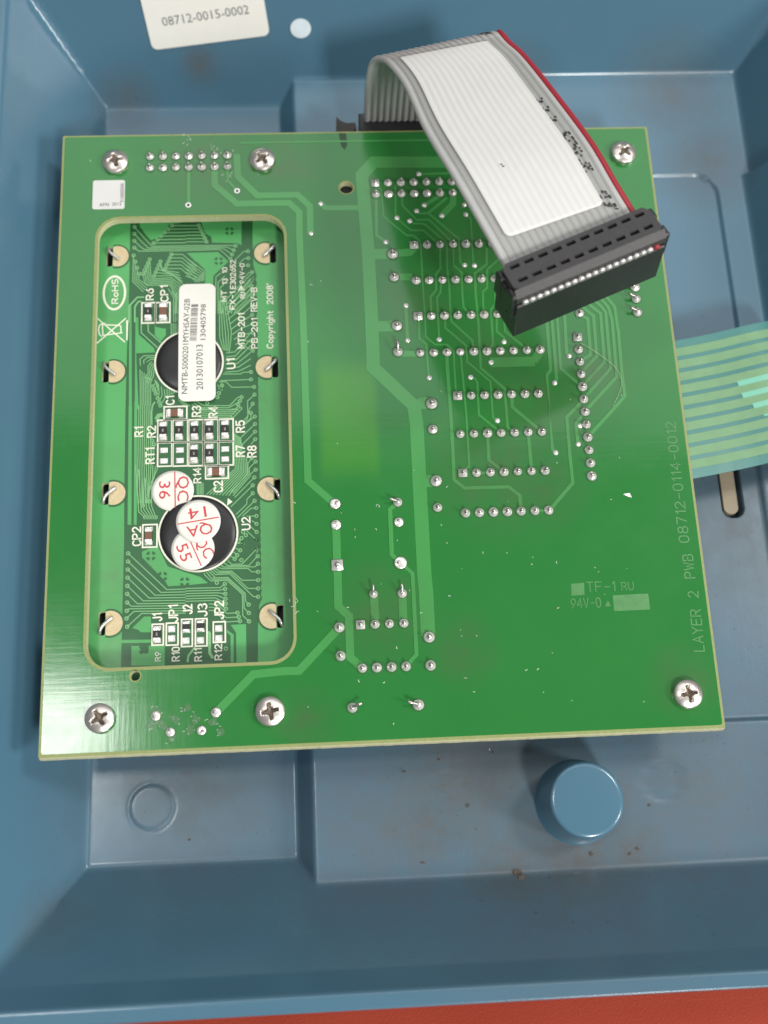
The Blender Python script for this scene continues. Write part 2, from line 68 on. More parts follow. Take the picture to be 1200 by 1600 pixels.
FINE = [(0.16,[(-45.19,42.5),(-43.05,39.78),(-41.61,38.1),(-35.09,38.04)]),(0.16,[(-45.16,40.94),(-43.46,38.89),(-42.36,37.76),(-35.09,37.68)]),(0.16,[(-45.14,39.39),(-43.86,38.0),(-43.1,37.42),(-35.09,37.33)]),(0.16,[(-45.11,37.85),(-44.27,37.11),(-43.85,37.08),(-35.09,36.97)]),(0.16,[(-37.8,42.62),(-35.1,42.57)]),(0.16,[(-38.52,41.85),(-35.1,41.81)]),(0.16,[(-39.23,41.08),(-35.1,41.04)]),(0.16,[(-39.95,40.32),(-35.1,40.27)]),(0.16,[(-40.66,39.56),(-35.09,39.51)]),(0.16,[(-41.37,38.8),(-35.09,38.75)]),(0.16,[(-35.1,42.56),(-32.49,42.53)]),(0.16,[(-35.1,41.83),(-32.19,41.8)]),(0.16,[(-35.1,41.1),(-31.89,41.07)]),(0.16,[(-35.1,40.38),(-31.58,40.34)]),(0.16,[(-35.09,39.66),(-31.28,39.61)]),(0.16,[(-35.09,38.93),(-30.98,38.88)]),(0.16,[(-35.09,38.08),(-28.04,37.97),(-26.36,37.93),(-25.27,37.79)]),(0.16,[(-35.09,37.72),(-28.21,37.67),(-26.93,37.55),(-25.62,36.84)]),(0.16,[(-35.09,37.36),(-28.38,37.37),(-27.49,37.16),(-25.96,35.89)]),(0.16,[(-35.09,37.0),(-28.55,37.08),(-28.05,36.78),(-26.3,34.95)]),(0.16,[(-45.25,36.16),(-45.32,30.47),(-43.23,28.2)]),(0.16,[(-44.87,34.8),(-44.94,30.61),(-42.9,28.59)]),(0.16,[(-44.49,33.45),(-44.56,30.76),(-42.58,28.98)]),(0.16,[(-44.11,32.11),(-44.17,30.9),(-42.25,29.38)]),(0.16,[(-43.36,32.09),(-43.01,30.32),(-42.09,29.56),(-38.12,29.55),(-36.95,27.21),(-37.09,23.37)]),(0.16,[(-43.04,32.87),(-42.71,30.64),(-41.93,29.9),(-38.04,29.94),(-36.75,27.81),(-36.76,23.36)]),(0.16,[(-42.72,33.66),(-42.41,30.95),(-41.77,30.24),(-37.96,30.33),(-36.54,28.4),(-36.44,23.35)]),(0.16,[(-42.4,34.45),(-42.12,31.27),(-41.61,30.59),(-37.88,30.72),(-36.34,28.99),(-36.11,23.35)]),(0.16,[(-42.08,35.23),(-41.82,31.59),(-41.44,30.93),(-37.8,31.12),(-36.14,29.59),(-35.78,23.34)]),(0.16,[(-41.2,31.57),(-37.39,31.57),(-35.47,29.57)]),(0.16,[(-40.9,32.36),(-37.95,31.89),(-35.68,30.23)]),(0.16,[(-40.6,33.14),(-38.52,32.2),(-35.89,30.88)]),(0.16,[(-40.3,33.93),(-39.08,32.52),(-36.1,31.54)]),(0.16,[(-39.99,34.72),(-39.64,32.84),(-36.32,32.2)]),(0.16,[(-39.06,33.16),(-35.99,33.08),(-32.99,30.07)]),(0.16,[(-38.76,33.92),(-35.91,33.85),(-32.99,30.9)]),(0.16,[(-38.45,34.69),(-35.83,34.62),(-32.99,31.74)]),(0.16,[(-38.15,35.45),(-35.75,35.4),(-32.99,32.58)]),(0.16,[(-37.84,36.22),(-35.67,36.17),(-32.99,33.42)]),(0.16,[(-35.08,35.54),(-31.49,32.45),(-31.54,30.22)]),(0.16,[(-35.08,34.71),(-31.78,32.08),(-31.82,30.19)]),(0.16,[(-35.07,33.88),(-32.06,31.72),(-32.1,30.16)]),(0.16,[(-35.07,33.06),(-32.34,31.35),(-32.38,30.13)]),(0.16,[(-35.07,32.24),(-32.62,30.99),(-32.66,30.1)]),(0.16,[(-35.07,31.42),(-32.91,30.62),(-32.94,30.07)]),(0.16,[(-38.45,28.82),(-37.36,26.86),(-37.33,21.56)]),(0.16,[(-37.7,28.29),(-36.91,26.57),(-36.96,21.55)]),(0.16,[(-36.95,27.76),(-36.45,26.28),(-36.59,21.54)]),(0.3,[(-45.91,21.79),(-45.89,25.25),(-44.36,27.04),(-43.05,27.04)]),(0.3,[(-44.77,21.76),(-44.82,25.03),(-44.18,26.12),(-43.53,26.13)]),(0.2,[(-43.54,21.37),(-43.51,19.47),(-40.38,16.25)]),(0.2,[(-42.23,21.33),(-42.18,19.71),(-39.66,17.21)]),(0.16,[(-37.82,21.3),(-37.71,18.41)]),(0.16,[(-37.43,21.29),(-37.36,18.64)]),(0.16,[(-37.05,21.28),(-37.01,18.87)]),(0.16,[(-36.67,21.27),(-36.66,19.1)]),(0.16,[(-43.57,12.52),(-43.67,13.94),(-42.96,14.63),(-40.69,14.6)]),(0.16,[(-42.89,12.94),(-42.98,13.65),(-42.3,14.24),(-40.76,14.21)]),(0.16,[(-42.21,13.36),(-42.29,13.37),(-41.65,13.84),(-40.84,13.82)]),(0.16,[(-43.64,11.81),(-43.55,8.83),(-43.45,4.47)]),(0.16,[(-43.25,11.45),(-43.22,8.87),(-43.13,4.46)]),(0.16,[(-42.85,11.09),(-42.9,8.92),(-42.81,4.45)]),(0.16,[(-42.46,10.72),(-42.57,8.97),(-42.49,4.44)]),(0.16,[(-42.06,10.36),(-42.25,9.02),(-42.18,4.43)]),(0.16,[(-41.67,10.0),(-41.92,9.07),(-41.86,4.42)]),(0.16,[(-41.28,9.63),(-41.59,9.12),(-41.54,4.41)]),(0.16,[(-41.48,13.34),(-42.12,12.48),(-42.1,10.89),(-42.73,10.03)]),(0.16,[(-41.26,13.04),(-41.74,12.17),(-41.77,10.64),(-42.57,9.67)]),(0.16,[(-41.04,12.74),(-41.36,11.87),(-41.45,10.4),(-42.4,9.32)]),(0.16,[(-40.83,12.44),(-40.98,11.56),(-41.12,10.16),(-42.23,8.96)]),(0.16,[(-40.14,8.72),(-39.96,6.8),(-40.24,5.8)]),(0.16,[(-39.57,8.18),(-39.4,6.35),(-39.97,5.03)]),(0.16,[(-39.01,7.64),(-38.83,5.89),(-39.7,4.27)]),(0.16,[(-40.79,9.62),(-40.63,8.91),(-41.23,8.23)]),(0.16,[(-40.55,9.35),(-40.42,8.3),(-40.92,7.48)]),(0.16,[(-40.31,9.08),(-40.21,7.68),(-40.6,6.73)]),(0.16,[(-38.52,7.63),(-38.43,6.23)]),(0.16,[(-38.04,7.44),(-38.09,6.34)]),(0.16,[(-37.56,7.25),(-37.74,6.44)]),(0.16,[(-37.07,7.06),(-37.39,6.55)]),(0.16,[(-36.35,6.52),(-36.26,5.29),(-34.81,3.69)]),(0.16,[(-36.06,5.98),(-35.94,5.2),(-34.49,3.85)]),(0.16,[(-35.78,5.45),(-35.62,5.1),(-34.17,4.02)]),(0.16,[(-43.72,4.48),(-43.75,-12.42),(-43.48,-14.9)]),(0.16,[(-43.39,4.47),(-43.35,-11.61),(-43.18,-14.91)]),(0.16,[(-43.05,4.46),(-42.94,-10.79),(-42.88,-14.92)]),(0.16,[(-42.71,4.45),(-42.54,-9.98),(-42.58,-14.93)]),(0.16,[(-42.37,4.44),(-42.13,-9.16),(-42.29,-14.94)]),(0.16,[(-42.03,4.43),(-41.72,-8.34),(-41.99,-14.95)]),(0.16,[(-41.7,4.42),(-41.31,-7.51),(-41.69,-14.97)]),(0.28,[(-41.21,4.23),(-41.36,3.03),(-41.28,0.45)]),(0.28,[(-40.74,5.08),(-41.06,4.57),(-41.21,4.23)]),(0.35,[(-40.63,1.63),(-40.16,2.47),(-39.2,2.62)]),(0.35,[(-40.46,1.11),(-39.84,2.21),(-39.04,2.18)]),(0.16,[(-41.0,-7.52),(-40.96,-10.86),(-41.71,-12.99)]),(0.16,[(-40.52,-7.79),(-40.73,-10.04),(-41.49,-12.0)]),(0.16,[(-40.05,-8.06),(-40.51,-9.21),(-41.27,-11.02)]),(0.16,[(-41.13,-2.71),(-41.32,-6.84)]),(0.16,[(-40.81,-3.49),(-40.93,-6.85)]),(0.16,[(-44.18,-7.42),(-43.45,-16.54),(-42.28,-17.6)]),(0.16,[(-43.58,-8.28),(-42.99,-16.31),(-41.89,-17.62)]),(0.16,[(-42.98,-9.13),(-42.53,-16.08),(-41.5,-17.63)]),(0.16,[(-42.38,-9.98),(-42.07,-15.85),(-41.11,-17.64)]),(0.16,[(-41.78,-10.83),(-41.6,-15.62),(-40.72,-17.66)]),(0.16,[(-41.18,-11.68),(-41.14,-15.39),(-40.34,-17.67)]),(0.16,[(-42.7,-15.34),(-42.72,-13.28)]),(0.16,[(-41.54,-14.56),(-41.75,-13.32)]),(0.16,[(-29.28,23.16),(-29.16,31.09),(-28.08,31.99)]),(0.16,[(-28.78,23.15),(-28.75,29.87),(-27.41,31.23)]),(0.16,[(-28.29,23.14),(-28.34,28.65),(-26.75,30.47)]),(0.16,[(-27.96,23.13),(-27.78,25.32),(-26.78,26.58),(-21.9,31.93)]),(0.16,[(-27.4,23.11),(-27.09,25.05),(-25.92,26.41),(-21.88,31.02)]),(0.16,[(-26.84,23.1),(-26.4,24.77),(-25.06,26.24),(-21.86,30.1)]),(0.16,[(-26.28,23.08),(-25.71,24.5),(-24.2,26.07),(-21.84,29.19)]),(0.16,[(-25.72,23.07),(-25.01,24.22),(-23.34,25.9),(-21.81,28.28)]),(0.16,[(-25.16,23.06),(-24.32,23.95),(-22.48,25.73),(-21.79,27.38)]),(0.16,[(-25.38,34.74),(-23.69,36.49),(-22.85,36.56)]),(0.16,[(-24.64,33.87),(-23.54,34.97),(-22.78,35.01)]),(0.16,[(-23.39,33.37),(-22.83,33.45)]),(0.16,[(-23.58,30.76),(-22.65,31.89),(-22.07,31.94)]),(0.16,[(-23.43,29.27),(-22.5,30.45),(-22.09,30.48)]),(0.16,[(-23.11,28.7),(-22.19,28.9)]),(0.16,[(-25.8,24.54),(-22.46,27.3),(-22.13,27.35)]),(0.16,[(-28.54,25.89),(-28.48,18.16),(-27.78,15.45)]),(0.16,[(-28.26,26.11),(-27.92,18.37),(-27.5,15.33)]),(0.16,[(-27.97,26.34),(-27.35,18.58),(-27.22,15.21)]),(0.16,[(-27.69,26.56),(-26.79,18.79),(-26.94,15.09)]),(0.16,[(-27.4,26.78),(-26.22,19.0),(-26.66,14.97)]),(0.16,[(-27.42,24.03),(-25.96,25.37),(-22.17,30.47)]),(0.16,[(-27.14,22.94),(-25.71,24.21),(-22.17,28.51)]),(0.16,[(-26.87,21.85),(-25.47,23.06),(-22.17,26.56)]),(0.16,[(-26.59,20.76),(-25.22,21.92),(-22.17,24.62)]),(0.16,[(-26.32,19.68),(-24.97,20.77),(-22.17,22.69)]),(0.16,[(-26.05,18.6),(-24.73,19.64),(-22.17,20.77)]),(0.16,[(-25.77,17.52),(-24.48,18.5),(-22.17,18.86)]),(0.16,[(-25.5,16.45),(-24.24,17.37),(-22.17,16.96)]),(0.16,[(-25.23,15.38),(-23.99,16.24),(-22.17,15.07)]),(0.16,[(-27.28,14.76),(-25.64,14.94),(-22.53,18.9)]),(0.16,[(-27.32,13.96),(-25.49,14.13),(-22.54,17.52)]),(0.16,[(-27.37,13.16),(-25.33,13.33),(-22.56,16.15)]),(0.16,[(-27.41,12.36),(-25.17,12.52),(-22.58,14.79)]),(0.16,[(-27.46,11.57),(-25.02,11.72),(-22.6,13.43)]),(0.16,[(-27.5,10.77),(-24.87,10.92),(-22.61,12.07)]),(0.16,[(-27.87,10.39),(-24.55,10.32),(-24.14,10.63),(-22.59,10.67)]),(0.16,[(-28.45,9.05),(-25.37,9.08),(-22.61,9.12)]),(0.16,[(-28.61,8.82),(-27.32,8.78),(-26.27,7.61),(-22.02,7.57)]),(0.16,[(-28.94,8.22),(-28.46,7.33)]),(0.16,[(-28.13,8.54),(-28.1,8.05)]),(0.16,[(-33.13,5.03),(-31.52,4.02),(-26.71,3.88),(-25.08,5.57),(-24.43,5.55)]),(0.16,[(-33.45,4.69),(-32.17,3.65),(-26.87,3.45),(-25.25,4.4),(-24.76,4.77)]),(0.16,[(-33.77,4.35),(-32.81,3.28),(-27.03,3.02),(-25.42,3.23),(-25.09,4.0)]),(0.16,[(-32.33,3.44),(-28.96,3.08),(-25.27,2.97),(-24.7,3.24)]),(0.16,[(-32.33,3.01),(-29.36,2.72),(-25.67,2.61),(-25.07,2.86)]),(0.16,[(-32.33,2.58),(-29.76,2.37),(-26.08,2.25),(-25.43,2.47)]),(0.16,[(-32.33,2.15),(-30.17,2.01),(-26.48,1.9),(-25.8,2.08)]),(0.16,[(-32.33,1.71),(-30.57,1.66),(-26.88,1.55),(-26.16,1.7)]),(0.16,[(-24.0,0.94),(-23.27,1.61),(-23.31,4.73),(-21.96,6.0)]),(0.16,[(-24.09,0.34),(-23.48,0.92),(-23.01,2.98),(-22.33,4.13)]),(0.16,[(-24.18,-0.26),(-23.69,0.24),(-22.71,1.24),(-22.7,2.28)]),(0.16,[(-24.18,-0.26),(-21.99,1.52)]),(0.16,[(-24.69,-3.83),(-24.68,-2.64),(-21.96,0.02)]),(0.16,[(-24.38,-4.69),(-24.38,-4.01),(-21.98,-1.53)]),(0.16,[(-22.78,-4.06),(-21.97,-3.03)]),(0.16,[(-25.79,-1.75),(-25.83,-6.34)]),(0.16,[(-25.57,-1.93),(-25.54,-6.35)]),(0.16,[(-25.35,-2.11),(-25.26,-6.36)]),(0.16,[(-25.12,-2.28),(-24.97,-6.37)]),(0.16,[(-24.9,-2.46),(-24.69,-6.37)]),(0.16,[(-24.68,-2.64),(-24.4,-6.38)]),(0.16,[(-25.91,-6.33),(-25.69,-8.7),(-31.07,-13.6)]),(0.16,[(-25.58,-6.35),(-25.39,-8.85),(-30.49,-13.65)]),(0.16,[(-25.25,-6.36),(-25.09,-9.01),(-29.91,-13.71)]),(0.16,[(-24.92,-6.37),(-24.78,-9.16),(-29.33,-13.76)]),(0.16,[(-24.59,-6.38),(-24.48,-9.31),(-28.75,-13.82)]),(0.16,[(-24.27,-6.39),(-24.18,-9.47),(-28.16,-13.88)]),(0.16,[(-23.94,-6.4),(-23.87,-9.62),(-27.58,-13.93)]),(0.16,[(-23.61,-6.41),(-23.57,-9.78),(-27.0,-13.99)]),(0.16,[(-22.66,-6.78),(-23.39,-7.77),(-23.41,-9.78),(-26.68,-13.33)]),(0.16,[(-21.95,-7.48),(-23.13,-8.7),(-23.18,-9.96),(-26.21,-13.52)]),(0.16,[(-21.98,-9.07),(-22.86,-9.8),(-23.02,-10.3),(-26.21,-14.01)]),(0.16,[(-22.23,-10.57),(-25.9,-14.35)]),(0.16,[(-22.54,-12.11),(-26.62,-16.14)]),(0.16,[(-22.56,-13.64),(-23.63,-14.76),(-23.72,-15.75),(-25.7,-17.65)]),(0.16,[(-22.25,-15.14),(-25.47,-18.31)]),(0.16,[(-21.97,-16.52),(-22.94,-16.57),(-24.53,-18.02)]),(0.16,[(-21.95,-18.06),(-23.75,-18.05)]),(0.16,[(-21.94,-19.58),(-22.82,-18.9)]),(0.16,[(-21.96,-21.13),(-22.99,-20.11)]),(0.16,[(-21.98,-22.67),(-23.78,-20.82)]),(0.16,[(-21.8,-24.2),(-21.97,-25.08)]),(0.16,[(-32.8,-11.47),(-32.77,-13.54)]),(0.16,[(-32.52,-11.44),(-32.5,-13.55)]),(0.16,[(-32.25,-11.4),(-32.23,-13.56)]),(0.16,[(-31.97,-11.37),(-31.97,-13.57)]),(0.16,[(-31.7,-11.34),(-31.7,-13.58)]),(0.16,[(-45.22,-24.32),(-38.21,-31.31),(-34.85,-31.34)]),(0.16,[(-45.23,-25.83),(-39.25,-31.79),(-34.85,-31.86)]),(0.16,[(-45.24,-27.34),(-40.3,-32.27),(-34.85,-32.38)]),(0.16,[(-45.25,-28.84),(-41.34,-32.75),(-34.85,-32.89)]),(0.16,[(-45.26,-30.34),(-42.38,-33.22),(-34.84,-33.4)]),(0.16,[(-45.27,-31.83),(-43.42,-33.7),(-34.84,-33.91)]),(0.16,[(-45.24,-33.42),(-44.47,-34.12),(-34.84,-34.37)]),(0.16,[(-45.29,-34.91),(-44.92,-34.57),(-34.84,-34.83)]),(0.16,[(-45.31,-36.31),(-44.01,-35.07),(-34.84,-35.3)]),(0.16,[(-45.16,-37.81),(-42.64,-35.51),(-34.84,-35.74)]),(0.16,[(-34.85,-31.22),(-28.66,-31.31),(-27.83,-30.65)]),(0.16,[(-34.85,-31.7),(-28.87,-31.78),(-27.79,-31.57)]),(0.16,[(-34.85,-32.18),(-29.08,-32.24),(-27.75,-32.48)]),(0.16,[(-34.85,-32.65),(-29.28,-32.7),(-27.72,-33.39)]),(0.16,[(-34.84,-33.13),(-29.49,-33.16),(-27.68,-34.29)]),(0.16,[(-34.84,-33.6),(-29.7,-33.62),(-27.65,-35.2)]),(0.16,[(-30.73,-34.2),(-29.02,-34.44),(-27.48,-36.08),(-25.6,-36.03)]),(0.16,[(-30.73,-34.82),(-29.36,-34.96),(-27.57,-36.86),(-25.39,-36.8)]),(0.16,[(-30.73,-35.43),(-29.71,-35.47),(-27.67,-37.64),(-25.19,-37.57)]),(0.16,[(-31.5,-28.5),(-31.41,-28.86),(-30.29,-30.01),(-27.44,-29.99),(-24.7,-32.67),(-24.66,-36.54),(-23.56,-37.68)]),(0.16,[(-31.11,-28.34),(-30.55,-29.06),(-30.07,-29.73),(-27.35,-29.73),(-24.45,-32.59),(-24.39,-35.23),(-23.57,-36.15)]),(0.16,[(-30.72,-28.18),(-29.68,-29.25),(-29.86,-29.46),(-27.27,-29.47),(-24.19,-32.51),(-24.12,-33.93),(-23.57,-34.62)]),(0.16,[(-30.37,-28.01),(-29.51,-28.85),(-26.91,-28.82),(-22.73,-33.18),(-21.87,-33.25)]),(0.16,[(-29.94,-27.85),(-29.16,-28.56),(-26.74,-28.57),(-23.7,-31.64),(-21.84,-31.71)]),(0.16,[(-29.5,-27.68),(-28.81,-28.28),(-26.56,-28.33),(-24.68,-30.1),(-21.82,-30.17)]),(0.16,[(-28.98,-27.53),(-28.21,-27.82),(-23.61,-27.94),(-22.93,-28.59),(-21.83,-28.63)]),(0.16,[(-28.63,-27.0),(-28.03,-27.52),(-22.39,-27.68),(-22.04,-27.42),(-21.81,-27.11)]),(0.16,[(-27.94,-26.67),(-27.25,-27.32),(-23.43,-27.37),(-21.84,-25.68)]),(0.16,[(-27.24,-26.33),(-26.55,-27.08),(-24.64,-27.06),(-21.82,-24.15)]),(0.16,[(-26.71,-25.45),(-25.99,-26.05)]),(0.16,[(-26.19,-24.75),(-25.55,-25.37)]),(0.16,[(-25.83,-24.04),(-25.0,-24.49)]),(0.16,[(-25.48,-23.15),(-24.6,-23.21)]),(0.35,[(-33.12,-41.93),(-34.3,-43.42),(-34.47,-44.61)]),(0.5,[(-30.83,-39.26),(-30.57,-39.61),(-30.58,-43.06),(-29.99,-44.11)])]
LVIAS = [(-45.19,42.5),(-45.16,40.94),(-45.14,39.39),(-45.11,37.85),(-37.8,42.62),(-38.52,41.85),(-39.23,41.08),(-39.95,40.32),(-40.66,39.56),(-41.37,38.8),(-32.49,42.53),(-32.19,41.8),(-31.89,41.07),(-31.58,40.34),(-31.28,39.61),(-30.98,38.88),(-25.27,37.79),(-25.62,36.84),(-25.96,35.89),(-26.3,34.95),(-45.25,36.16),(-44.87,34.8),(-44.49,33.45),(-44.11,32.11),(-43.36,32.09),(-43.04,32.87),(-42.72,33.66),(-42.4,34.45),(-42.08,35.23),(-41.2,31.57),(-40.9,32.36),(-40.6,33.14),(-40.3,33.93),(-39.99,34.72),(-39.06,33.16),(-38.76,33.92),(-38.45,34.69),(-38.15,35.45),(-37.84,36.22),(-40.24,5.8),(-39.97,5.03),(-39.7,4.27),(-41.23,8.23),(-40.92,7.48),(-40.6,6.73),(-41.13,-2.71),(-40.81,-3.49),(-42.28,-17.6),(-41.89,-17.62),(-41.5,-17.63),(-41.11,-17.64),(-40.72,-17.66),(-40.34,-17.67),(-42.7,-15.34),(-41.54,-14.56),(-22.85,36.56),(-22.78,35.01),(-22.83,33.45),(-22.07,31.94),(-22.09,30.48),(-22.19,28.9),(-22.13,27.35),(-22.17,30.47),(-22.17,28.51),(-22.17,26.56),(-22.17,24.62),(-22.17,22.69),(-22.17,20.77),(-22.17,18.86),(-22.17,16.96),(-22.17,15.07),(-22.59,10.67),(-22.61,9.12),(-22.02,7.57),(-28.46,7.33),(-28.1,8.05),(-29.0,5.68),(-28.7,6.5),(-28.38,7.29),(-30.91,4.52),(-24.43,5.55),(-24.76,4.77),(-25.09,4.0),(-24.7,3.24),(-25.07,2.86),(-25.43,2.47),(-25.8,2.08),(-26.16,1.7),(-21.96,6.0),(-22.33,4.13),(-22.7,2.28),(-21.99,1.52),(-21.96,0.02),(-21.98,-1.53),(-21.97,-3.03),(-22.66,-6.78),(-21.95,-7.48),(-21.98,-9.07),(-22.23,-10.57),(-22.54,-12.11),(-22.56,-13.64),(-22.25,-15.14),(-21.97,-16.52),(-21.95,-18.06),(-21.94,-19.58),(-21.96,-21.13),(-21.98,-22.67),(-21.8,-24.2),(-24.45,-21.04),(-23.94,-21.66),(-24.73,-22.19),(-24.55,-23.22),(-25.28,-22.71),(-45.22,-24.32),(-45.23,-25.83),(-45.24,-27.34),(-45.25,-28.84),(-45.26,-30.34),(-45.27,-31.83),(-45.24,-33.42),(-45.29,-34.91),(-45.31,-36.31),(-45.16,-37.81),(-27.83,-30.65),(-27.79,-31.57),(-27.75,-32.48),(-27.72,-33.39),(-27.68,-34.29),(-27.65,-35.2),(-25.6,-36.03),(-25.39,-36.8),(-25.19,-37.57),(-23.56,-37.68),(-23.57,-36.15),(-23.57,-34.62),(-21.87,-33.25),(-21.84,-31.71),(-21.82,-30.17),(-21.83,-28.63),(-21.81,-27.11),(-21.84,-25.68),(-21.82,-24.15),(-25.99,-26.05),(-25.55,-25.37),(-25.0,-24.49),(-24.6,-23.21),(-29.26,-30.37),(-24.81,-26.33),(-27.7,-42.43),(-21.97,-22.64)]
BIN = [[(-52.05,22.86),(-46.57,17.58)],[(-46.5,22.62),(-51.94,17.46)],[(-50.95,21.39),(-50.82,19.13)],[(-51.04,21.39),(-47.53,21.11)],[(-50.82,19.13),(-47.09,19.57)],[(-47.45,21.11),(-47.34,19.49)],[(-51.52,21.22),(-51.66,20.41),(-51.47,19.33),(-50.97,18.87)],[(-51.52,21.22),(-50.96,21.66),(-50.39,21.64)]]
BINBAR = [(-46.41,22.17),(-46.03,22.16),(-46.06,17.96),(-46.33,17.97)]
ROHS = (-48.8,28.12,2.22)
ROHSH = 3.72
THERM = [(-26.42,41.11),(-28.6,34.53),(-41.13,-24.95),(-38.99,-28.84),(-35.01,-30.02),(-42.17,-41.98)]
HAIR = [(40.1,13.02),(41.94,11.64),(44.22,9.79),(46.01,8.08),(47.06,6.33),(47.4,4.49),(46.91,2.68),(45.99,0.89),(45.34,-0.18)]
FLUX = [(-39.03,-53.57),(-38.02,-55.79),(-39.8,-55.91),(-33.87,-53.19),(-32.67,-55.03),(-29.49,-55.76),(-28.31,-57.39),(-35.85,-54.89),(-33.46,-56.77),(-36.62,-58.21)]
DUST = [(-53.23,54.47),(-31.79,51.87),(-25.34,56.26),(-8.56,27.14),(-10.31,26.37),(-11.36,14.72),(0.26,-17.94),(0.46,-18.55),(-3.98,-22.37),(-0.2,-22.86),(-3.93,-23.8),(3.4,-24.9),(11.64,-22.44),(27.68,-28.75),(27.35,-29.92),(32.01,-29.74),(39.47,-31.91),(18.84,-27.48),(23.11,-27.75),(12.44,-35.46),(14.01,-42.75),(13.87,-49.83),(15.59,-52.56),(1.35,-57.22),(-4.5,-49.52),(-0.31,-50.24),(27.1,-48.92),(24.6,-49.04),(45.09,-55.34),(31.23,-38.26),(17.44,-62.23),(-14.55,-17.31),(-5.68,-36.84),(13.27,-14.96),(7.26,-38.26),(2.45,-43.99),(-6.53,-5.96),(38.71,-31.05),(-6.45,-19.46),(19.92,-1.33),(37.44,1.45),(12.49,-25.75),(14.73,-30.48),(32.33,-54.75),(5.12,-34.16),(33.68,-11.17),(-13.38,-53.89),(7.24,-11.78),(44.57,-31.47),(16.5,-42.62),(-11.11,-37.31),(13.2,3.83),(27.63,-53.02),(0.27,-32.77),(5.68,-40.19),(35.9,-6.03),(40.06,-36.07),(29.65,-46.12),(13.86,-41.59),(47.32,1.98),(43.2,-18.51),(20.03,-0.38),(33.83,-11.13),(45.5,-10.35),(24.16,-18.25),(28.7,-4.24)]

# ------------------------------------------------------------------ materials
MATS = {}
def node_mat(name):
    m = bpy.data.materials.new(name); m.use_nodes = True
    nt = m.node_tree; b = nt.nodes['Principled BSDF']; MATS[name] = m
    return m, nt, b
def N(nt, t, **kw):
    n = nt.nodes.new(t)
    for k, v in kw.items():
        if k.startswith('i_'):
            key = k[2:]; n.inputs[int(key) if key.isdigit() else key.replace('_',' ')].default_value = v
        else: setattr(n, k, v)
    return n
def plain(name, col, rough=0.5, metal=0.0, noise=0.08, scale=900, bump=0.0, bscale=2500, spec=0.5, coat=0.0):
    m, nt, b = node_mat(name)
    b.inputs['Roughness'].default_value = rough; b.inputs['Metallic'].default_value = metal
    b.inputs['Specular IOR Level'].default_value = spec
    if coat: b.inputs['Coat Weight'].default_value = coat; b.inputs['Coat Roughness'].default_value = .15
    tc = N(nt,'ShaderNodeTexCoord'); nz = N(nt,'ShaderNodeTexNoise', i_Scale=scale, i_Detail=5.0)
    nt.links.new(tc.outputs['Object'], nz.inputs['Vector'])
    mx = N(nt,'ShaderNodeMix', data_type='RGBA')
    mx.inputs[6].default_value = (*[c*(1-noise) for c in col],1); mx.inputs[7].default_value = (*[min(1,c*(1+noise)) for c in col],1)
    nt.links.new(nz.outputs[0], mx.inputs[0]); nt.links.new(mx.outputs[2], b.inputs['Base Color'])
    if bump:
        n2 = N(nt,'ShaderNodeTexNoise', i_Scale=bscale, i_Detail=4.0); nt.links.new(tc.outputs['Object'], n2.inputs['Vector'])
        bp = N(nt,'ShaderNodeBump', i_Strength=bump, i_Distance=0.0002); nt.links.new(n2.outputs[0], bp.inputs['Height']); nt.links.new(bp.outputs[0], b.inputs['Normal'])
    return m
def blob_mask(nt, vec, blobs, noise_scale=300, gain=2.2, base=-0.45):
    """soft spots with ragged edges: list of (x,y,z,r) in mm -> 0..1 socket"""
    nz = N(nt,'ShaderNodeTexNoise', i_Scale=noise_scale, i_Detail=6.0, i_Roughness=.65); nt.links.new(vec, nz.inputs['Vector'])
    acc = None
    for (x,y,z,r) in blobs:
        d = N(nt,'ShaderNodeVectorMath', operation='DISTANCE'); nt.links.new(vec, d.inputs[0]); d.inputs[1].default_value = (x*MM,y*MM,z*MM)
        q = N(nt,'ShaderNodeMapRange'); q.inputs[1].default_value = r*MM; q.inputs[2].default_value = 0.0
        nt.links.new(d.outputs['Value'], q.inputs[0])
        if acc is None: acc = q.outputs[0]
        else:
            a = N(nt,'ShaderNodeMath', operation='MAXIMUM'); nt.links.new(acc, a.inputs[0]); nt.links.new(q.outputs[0], a.inputs[1]); acc = a.outputs[0]
    mul = N(nt,'ShaderNodeMath', operation='MULTIPLY_ADD'); nt.links.new(nz.outputs[0], mul.inputs[0]); mul.inputs[1].default_value = gain; mul.inputs[2].default_value = base
    m2 = N(nt,'ShaderNodeMath', operation='MULTIPLY', use_clamp=True); nt.links.new(acc, m2.inputs[0]); nt.links.new(mul.outputs[0], m2.inputs[1])
    return m2.outputs[0]

# blue painted moulding with dirt film, toned darker to paint shade over the floor
m, nt, b = node_mat('blue_paint')
tc = N(nt,'ShaderNodeTexCoord'); vec = tc.outputs['Object']
nz = N(nt,'ShaderNodeTexNoise', i_Scale=35.0, i_Detail=6.0); nt.links.new(vec, nz.inputs['Vector'])
c1 = N(nt,'ShaderNodeMix', data_type='RGBA'); c1.inputs[6].default_value = (0.066,0.158,0.228,1); c1.inputs[7].default_value = (0.082,0.182,0.254,1); nt.links.new(nz.outputs[0], c1.inputs[0])
grime_shade = blob_mask(nt, vec, [(20,-64,-15,44),(30,-80,-15,44),(56,-70,-15,44),(0,-74,-15,34),(70,-20,-15,40),(-35,-66,-20,34),(3,-70,-15,14),(16,-75,-15,15),(44,-70,-15,14),(-45,-64,-20,16),(70,80,-15,16),(76,62,-15,14),(-58,-90,-16,14),(-33,86,-12,6),(36,83,-14,10),(-50,82,-18,9)], 260, 1.1, 0.25)
